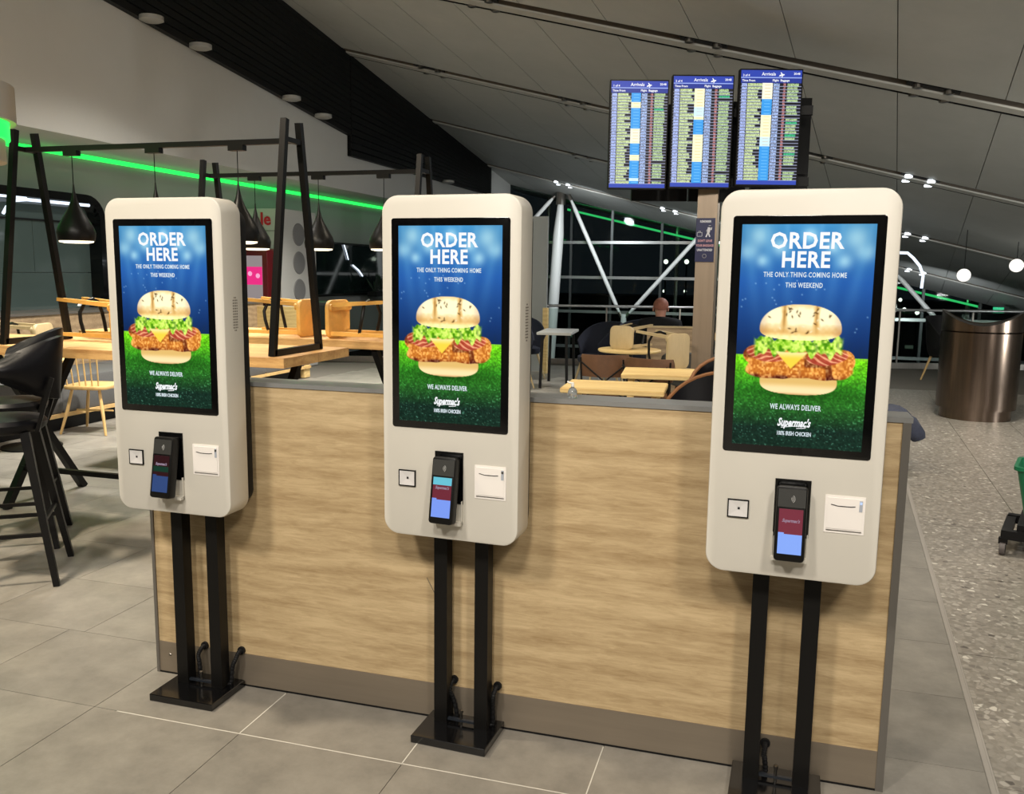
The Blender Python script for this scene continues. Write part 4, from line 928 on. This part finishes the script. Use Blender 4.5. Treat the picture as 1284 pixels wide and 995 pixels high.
def tub(loc,rz,label,mo,mi,legm,grp,h=.88,wire=False):
    t=thing('tub_chair',label,'armchair',loc,rz,grp)
    bm=bmesh.new(); n=20; sh=[]
    def ring(r,z,a0=-.15*PI,a1=1.15*PI,drop=0):
        out=[]
        for i in range(n+1):
            a=a0+(a1-a0)*i/n; k=abs(2*i/n-1)**3; out.append((r*1.05*math.cos(a),r*math.sin(a)*.95,z-drop*k))
        return out
    prof=[(.20,.36,0),(.27,.42,0),(.305,.60,.04),(.33,h,.26),(.31,h+.008,.26),(.285,.60,.04),(.255,.44,0)]
    rings=[[bm.verts.new(p) for p in ring(r,z,drop=d)] for r,z,d in prof]
    for a,b in zip(rings,rings[1:]):
        for i in range(n): bm.faces.new((a[i],a[i+1],b[i+1],b[i]))
    for e in (0,n): bm.faces.new([r[e] for r in rings])
    bm.faces.new([*rings[0]][::-1]); finish('back_shell',bm,mo,t,True)
    bm=bmesh.new(); tube(bm,[Vector(p)+Vector((0,0,.005)) for p in ring(.32,h,drop=.26)],.014,8); finish('piping',bm,mi,t,True)
    bm=bmesh.new(); lathe(bm,[(.001,.37),(.24,.37),(.26,.40),(.255,.45),(.2,.47),(.001,.475)],24); finish('seat_cushion',bm,mi,t,True)
    for sx in (-1,1):
        for sy in (-1,1):
            bm=bmesh.new(); tube(bm,[(sx*.24,sy*.23,0),(sx*.15,sy*.15,.38)],[.011,.019],8); finish('leg',bm,legm,t,True)
    return t
NG='navy tub chairs by the white table'
tub((-1.72,8.65,0),-.9,'navy tub chair right of white table, nearest',M_navy,M_navy,M_chairpale,NG)
tub((-1.42,9.35,0),-.9,'navy tub chair right of white table, behind the nearest',M_navy,M_navy,M_chairpale,NG)
tub((-2.86,8.45,0),.9,'navy tub chair left of white table, nearest',M_navy,M_navy,M_chairpale,NG)
tub((-2.98,9.5,0),.9,'navy tub chair left of white table, behind the nearest',M_navy,M_navy,M_chairpale,NG)
BG='tan and black tub armchairs behind the counter'
tub((.05,2.92,0),-1.1,'black tub armchair with tan rim right behind the counter top',M_leather,M_brown,M_blackmetal,BG,.90)
tub((.22,3.72,0),-.6,'tan and black armchair behind the black one, left of right kiosk',M_leather,M_brown,M_blackmetal,BG,.94)
tub((.44,2.26,0),-.9,'brown armchair against the left edge of the right kiosk',M_brown2,M_brown2,M_blackmetal,BG,.92)
def wire_chair(loc,rz,label,grp):
    t=thing('wire_chair',label,'chair',loc,rz,grp)
    bm=bmesh.new(); shell(bm,.46,.20,.08,.03,taper=.08); bmesh.ops.translate(bm,verts=bm.verts,vec=(0,.24,.60)); finish('backrest',bm,M_brown2,t,True)
    bm=bmesh.new(); rslab(bm,.42,.42,.06,0,.05,0,0,.015); bmesh.ops.rotate(bm,verts=bm.verts,matrix=Matrix.Rotation(-PI/2,3,'X')); bmesh.ops.translate(bm,verts=bm.verts,vec=(0,0,.46)); finish('seat',bm,M_brown2,t,True)
    bm=bmesh.new()
    for s in (-1,1):
        tube(bm,[(s*.23,.22,0),(s*.20,.235,.44),(s*.22,.25,.78)],.009,6); tube(bm,[(s*.23,-.2,0),(s*.19,-.16,.44)],.009,6)
        tube(bm,[(s*.21,.29,.74),(-s*.17,.27,.42)],.008,6); tube(bm,[(s*.2,-.17,.42),(s*.2,.235,.42)],.008,6)
    finish('wire_frame',bm,M_blackmetal,t,True); return t
WG='brown chairs with crossed black wire backs'
wire_chair((-1.0,5.35,0),PI+.15,'brown chair with crossed black wires, left of the round table',WG)
wire_chair((-.50,5.16,0),PI-.25,'brown curved chair behind the second pale table',WG)
wire_chair((-2.75,4.75,0),PI+.5,'brown chair seen low beside left edge of middle kiosk',WG)
wire_chair((-2.95,5.9,0),PI+.2,'dark brown chair farther back beside the middle kiosk',WG)
tub((-.30,6.72,0),PI,'low grey armchair behind round table before the wooden screen',M_grey_uph,M_grey_uph,M_dark,'grey lounge seat',.72)
# wooden low screen and pale post top
ws=thing('wooden_screen','low pale wooden screen in front of the seated man','partition',(-.52,7.26,0),.2)
finish('panel',bmbox(-.36,-.02,.05,.36,.02,.935),M_oakz,ws); finish('cap',bmbox(-.37,-.03,.935,.37,.03,.955),M_chairpale,ws)
for x in (-.3,.3): finish('foot',bmbox(x-.02,-.12,0,.02+x,.12,.05),M_dark,ws)
pc=thing('wooden_chair','light wooden chair whose back posts stick up behind the low screen','chair',(-.22,7.6,0),.1)
for sx in (-1,1):
    bm=bmesh.new(); tube(bm,[(sx*.13,-.14,0),(sx*.13,-.15,.55),(sx*.125,-.18,1.0),(sx*.12,-.19,1.12)],[.018,.02,.026,.012],8); finish('back_post',bm,M_chairwood,pc,True)
    bm=bmesh.new(); bar(bm,(sx*.14,.2,0),(sx*.14,.2,.44),.03); finish('leg',bm,M_chairwood,pc)
finish('seat',bmbox(-.18,-.16,.44,.18,.22,.47),M_chairwood,pc); finish('back_rail',bmbox(-.12,-.185,.80,.12,-.165,.88),M_chairwood,pc)
# sanitiser bottle on the counter top (behind edge)
sb=thing('pump_bottle','small clear pump bottle on the counter top between middle and right kiosk','bottle',(-.135,.03,1.1405))
sb.scale=(.62,.62,.70)
bm=bmesh.new(); lathe(bm,[(.001,0),(.022,0),(.024,.004),(.024,.03),(.018,.042),(.008,.048),(.008,.052),(.001,.052)],16); finish('bottle',bm,mat('clear_plastic',(225,228,228),.08,trans=.85),sb,True)
bm=bmesh.new(); tube(bm,[(0,0,.05),(0,0,.066)],.004,8); tube(bm,[(.006,0,.066),(-.02,0,.069),(-.028,0,.074)],.0045,8); lathe(bm,[(.001,.062),(.009,.062),(.009,.052),(.001,.052)],12); finish('pump_head',bm,mat('white_plastic',(225,222,214),.4),sb,True)
# ------------------------------------------------------------------ steel bin
tb=thing('steel_bin','large round brushed steel litter bin with a dipped lid, on the walkway','litter bin',(2.68,8.0,0),.0)
R_=.40
bm=bmesh.new(); lathe(bm,[(.001,0),(.36,0),(.36,.13),(.001,.13)],64); finish('base_ring',bm,M_bronze,tb,True)
bm=bmesh.new(); lathe(bm,[(.355,.115),(.40,.12),(.40,.95),(.385,.955),(.001,.955)],72); finish('drum',bm,M_bronze,tb,True)
bm=bmesh.new(); n=72; lo=[];hi=[];inn=[]
dirx=Vector((math.cos(.21),-math.sin(.21),0))
for k in range(n):
    a=k*2*PI/n; x,y=math.cos(a),math.sin(a); s=(x*dirx.x+y*dirx.y); z=1.03+.16*s*s
    lo.append(bm.verts.new((.402*x,.402*y,.965))); hi.append(bm.verts.new((.402*x,.402*y,z))); 
grid=[]
for r in (.39,.28,.16,.05):
    row=[]
    for k in range(n):
        a=k*2*PI/n; x,y=r*math.cos(a)/.402,r*math.sin(a)/.402; s=(x*dirx.x+y*dirx.y); row.append(bm.verts.new((.402*x,.402*y,1.02+.16*s*s)))
    grid.append(row)
for k in range(n):
    j=(k+1)%n; bm.faces.new((lo[k],lo[j],hi[j],hi[k])); bm.faces.new((hi[k],hi[j],grid[0][j],grid[0][k]))
    for a,b in zip(grid,grid[1:]): bm.faces.new((a[k],a[j],b[j],b[k]))
bm.faces.new(grid[-1]); finish('lid',bm,M_bronze,tb,True)
# ------------------------------------------------------------------ mop bucket at right edge
mb=thing('mop_bucket','green bucket on a black castor base, cut off by right edge','bucket',(2.075,2.77,0),-.3)
bm=bmesh.new()
def rring(w,d,z,r=.05):
    return [bm.verts.new((a,b,z)) for a,b in rr(w,d,r,4)]
rs=[rring(.34,.26,.18),rring(.46,.34,.48),rring(.49,.37,.48),rring(.49,.37,.50),rring(.45,.33,.50),rring(.33,.25,.20)]
m_=len(rs[0])
for a,b in zip(rs,rs[1:]):
    for k in range(m_): bm.faces.new((a[k],a[(k+1)%m_],b[(k+1)%m_],b[k]))
bm.faces.new(rs[0][::-1]); bm.faces.new(rs[-1]); finish('bucket',bm,mat('green_plastic',(18,110,72),.35),mb,True)
bm=bmesh.new()
for sx in (-1,1):
    bar(bm,(sx*.25,-.20,.115),(sx*.25,.20,.115),.05,.045)
bar(bm,(-.27,-.20,.12),(.27,-.20,.12),.05,.05); bar(bm,(-.27,.20,.12),(.27,.20,.12),.05,.05); bx(bm,-.2,-.2,.13,.2,.2,.18); finish('castor_base',bm,M_dark,mb)
for sx in (-1,1):
    for sy in (-1,1):
        bm=bmesh.new(); tube(bm,[(sx*.26-.014,sy*.2,.038),(sx*.26+.014,sy*.2,.038)],.038,20); wv=finish('castor_wheel',bm,mat('grey_rubber',(84,78,76),.6),mb,True)
        bm=bmesh.new(); tube(bm,[(sx*.26-.016,sy*.2,.038),(sx*.26+.016,sy*.2,.038)],.022,16); finish('wheel_hub',bm,M_dark,wv,True)
        bm=bmesh.new(); bar(bm,(sx*.26,sy*.2,.10),(sx*.26,sy*.2,.065),.045,.03); finish('castor_fork',bm,M_dark,mb)
# jacket bundle on a low stool behind the counter end
jb=thing('navy_jacket','navy padded jacket bundled on top of a dark bag behind counter end','jacket',(1.40,4.95,0))
bm=bmesh.new(); bmesh.ops.create_uvsphere(bm,u_segments=24,v_segments=16,radius=1)
for v in bm.verts:
    c=v.co; k=1+.07*math.sin(c.x*7+c.z*5)+.05*math.sin(c.y*9+c.x*3); v.co=Vector((c.x*.24*k,c.y*.2*k,.38+c.z*.13*k-.10*max(0,c.x)**2))
finish('folded_body',bm,mat('navy_padded_fabric',(58,64,84),.8,noise=.25,nscale=14,bump=.3),jb,True)
bm=bmesh.new(); tube(bm,[(.06,-.1,.42),(.16,-.14,.37),(.22,-.16,.29),(.235,-.16,.26)],[.07,.075,.065,.05],12); finish('sleeve',bm,mat('navy_padded_fabric',(58,64,84)),jb,True)
bm=bmesh.new(); bx(bm,.225,-.175,.225,.245,-.165,.26); finish('white_tag',bm,mat('white_plastic',(225,222,214)),jb)
db=thing('dark_bag','dark fabric bag standing on the terrazzo behind the counter end','bag',(1.33,4.95,0))
bm=bmesh.new(); bmesh.ops.create_uvsphere(bm,u_segments=20,v_segments=12,radius=1)
for v in bm.verts:
    c=v.co; p=lambda q: math.copysign(abs(q)**.6,q); v.co=Vector((p(c.x)*.15*(1+.06*math.sin(c.z*6)),p(c.y)*.12,.135+p(c.z)*.13))
finish('body',bm,M_navy,db,True)
bm=bmesh.new(); tube(bm,[(-.08,-.02,.26),(-.05,-.02,.28),(.05,-.02,.28),(.08,-.02,.26)],.008,6); finish('handle',bm,M_dark,db)
# chair by the right of kiosk 3, far
tub((3.0,11.6,0),.6,'dark armchair with tan legs between right kiosk and steel bin, far back',M_dark2,M_dark2,M_chairwood,'far dark armchair',.95)
cafe_table((4.35,11.0,0),.1,'wooden table far back at the right, beyond the steel bin',.7,.7,.75,M_table,M_dark,False)
# ------------------------------------------------------------------ seated man (seen from behind)
mn=thing('person','person seated with back to viewer, short reddish hair and black jacket','person',(-.84,8.1,-.09),.15)
mn.scale=(1.07,1.07,1.07)
def skin(name,joints,edges,rad,m,parent,sub=2):
    me=bpy.data.meshes.new(name); me.from_pydata(joints,edges,[]); o=bpy.data.objects.new(name,me); C.objects.link(o); o.parent=parent
    sk_=o.modifiers.new('s','SKIN'); ss=o.modifiers.new('d','SUBSURF'); ss.levels=sub; ss.render_levels=sub
    for i,v in enumerate(me.skin_vertices[0].data): v.radius=(rad[i][0],rad[i][1]) if isinstance(rad[i],tuple) else (rad[i],rad[i])
    me.skin_vertices[0].data[0].use_root=True
    dg=bpy.context.evaluated_depsgraph_get(); nm=bpy.data.meshes.new_from_object(o.evaluated_get(dg)); nm.materials.clear(); nm.materials.append(m)
    for p in nm.polygons: p.use_smooth=True
    r=bpy.data.objects.new(name,nm); C.objects.link(r); r.parent=parent; bpy.data.objects.remove(o); return r
M_skin=mat('skin',(180,130,112),.55,noise=.08,nscale=20)
J=[(0,0,.55),(0,-.02,.72),(0,-.01,.88),(0,.0,.99),(0,.015,1.05),(0,.025,1.12),(0,.03,1.19),
   (-.17,0,.94),(-.22,.04,.68),(-.16,.25,.70),(.17,0,.94),(.22,.04,.68),(.16,.25,.70),
   (-.09,.02,.52),(-.11,.42,.50),(-.11,.44,.08),(-.11,.56,.04),(.09,.02,.52),(.11,.42,.50),(.11,.44,.08),(.11,.56,.04)]
E_=[(0,1),(1,2),(2,3),(3,4),(4,5),(5,6),(2,7),(7,8),(8,9),(2,10),(10,11),(11,12),(0,13),(13,14),(14,15),(15,16),(0,17),(17,18),(18,19),(19,20)]
Rr=[(.15,.11),(.14,.10),(.15,.10),.055,.06,(.080,.095),(.070,.085),.06,.045,.032,.06,.045,.032,.085,.06,.04,.035,.085,.06,.04,.035]
hand=0
for s,wi in ((-1,9),(1,12)):
    wx,wy,wz=J[wi]; J.append((wx-s*.01,wy+.05,wz)); E_.append((wi,len(J)-1)); Rr.append((.035,.018)); pm=len(J)-1
    for f in range(4):
        L_=(.060,.072,.068,.052)[f]; bx_=wx-s*.01+(-.03+.02*f)
        a=len(J); J+= [(bx_,wy+.09,wz+.004),(bx_,wy+.09+L_*.6,wz-.004),(bx_,wy+.09+L_,wz-.016)]; Rr+=[.0095,.0085,.007]; E_+=[(pm,a),(a,a+1),(a+1,a+2)]
    a=len(J); J+=[(wx-s*.045,wy+.06,wz),(wx-s*.058,wy+.095,wz-.005)]; Rr+=[.011,.009]; E_+=[(pm,a),(a,a+1)]
body=skin('body',J,E_,Rr,M_skin,mn)
for s in (-1,1):
    bm=bmesh.new(); bmesh.ops.create_uvsphere(bm,u_segments=10,v_segments=8,radius=1)
    for v in bm.verts: v.co=Vector((s*.083+v.co.x*.01,.03+v.co.y*.018,1.12+v.co.z*.03))
    finish('ear',bm,M_skin,mn,True)
    bm=bmesh.new(); bmesh.ops.create_uvsphere(bm,u_segments=10,v_segments=8,radius=.012); bmesh.ops.translate(bm,verts=bm.verts,vec=(s*.032,.108,1.13)); finish('eye',bm,mat('eye_white',(230,230,226),.3),mn,True)
bm=bmesh.new(); tube(bm,[(0,.112,1.135),(0,.135,1.105),(0,.115,1.098)],[.008,.014,.01],8); finish('nose',bm,M_skin,mn,True)
bm=bmesh.new(); tube(bm,[(-.025,.108,1.075),(0,.116,1.075),(.025,.108,1.075)],.006,8); finish('mouth',bm,mat('lips',(150,84,78),.5),mn,True)
bm=bmesh.new(); bmesh.ops.create_uvsphere(bm,u_segments=20,v_segments=14,radius=1)
bmesh.ops.delete(bm,geom=[v for v in bm.verts if v.co.z<-.05-.0 and v.co.y>-.3 or v.co.z<-.45],context='VERTS')
for v in bm.verts: v.co=Vector((v.co.x*.088,.018+v.co.y*.102,1.155+v.co.z*.095))
finish('hair',bm,mat('short_reddish_hair',(150,92,74),.7,noise=.3,nscale=60),mn,True)
skin('jacket',[(0,-.01,.50),(0,-.03,.72),(0,-.015,.90),(0,.01,1.035),(-.18,-.005,.93),(-.23,.03,.68),(-.165,.22,.70),(.18,-.005,.93),(.23,.03,.68),(.165,.22,.70)],
     [(0,1),(1,2),(2,3),(2,4),(4,5),(5,6),(2,7),(7,8),(8,9)],[(.19,.14),(.19,.14),(.20,.14),.085,.10,.075,.05,.10,.075,.05],mat('black_cloth',(16,17,20),.85),mn)
skin('trousers',[(0,0,.52),(-.10,.04,.52),(-.115,.43,.51),(-.115,.45,.12),(.10,.04,.52),(.115,.43,.51),(.115,.45,.12)],[(0,1),(1,2),(2,3),(0,4),(4,5),(5,6)],[(.17,.12),.10,.075,.055,.10,.075,.055],mat('dark_trousers',(26,28,36),.85),mn)
st_=thing('low_chair','dark low chair under the seated person','chair',(-.86,8.07,0),.15)
bm=bmesh.new(); bx(bm,-.22,-.2,.27,.22,.24,.33); finish('seat',bm,M_dark,st_)
for sx in (-1,1):
    for sy in (-1,1): finish('leg',bmbox(sx*.19-.015,.02+sy*.19-.015,0,sx*.19+.015,.02+sy*.19+.015,.27),M_dark,st_)
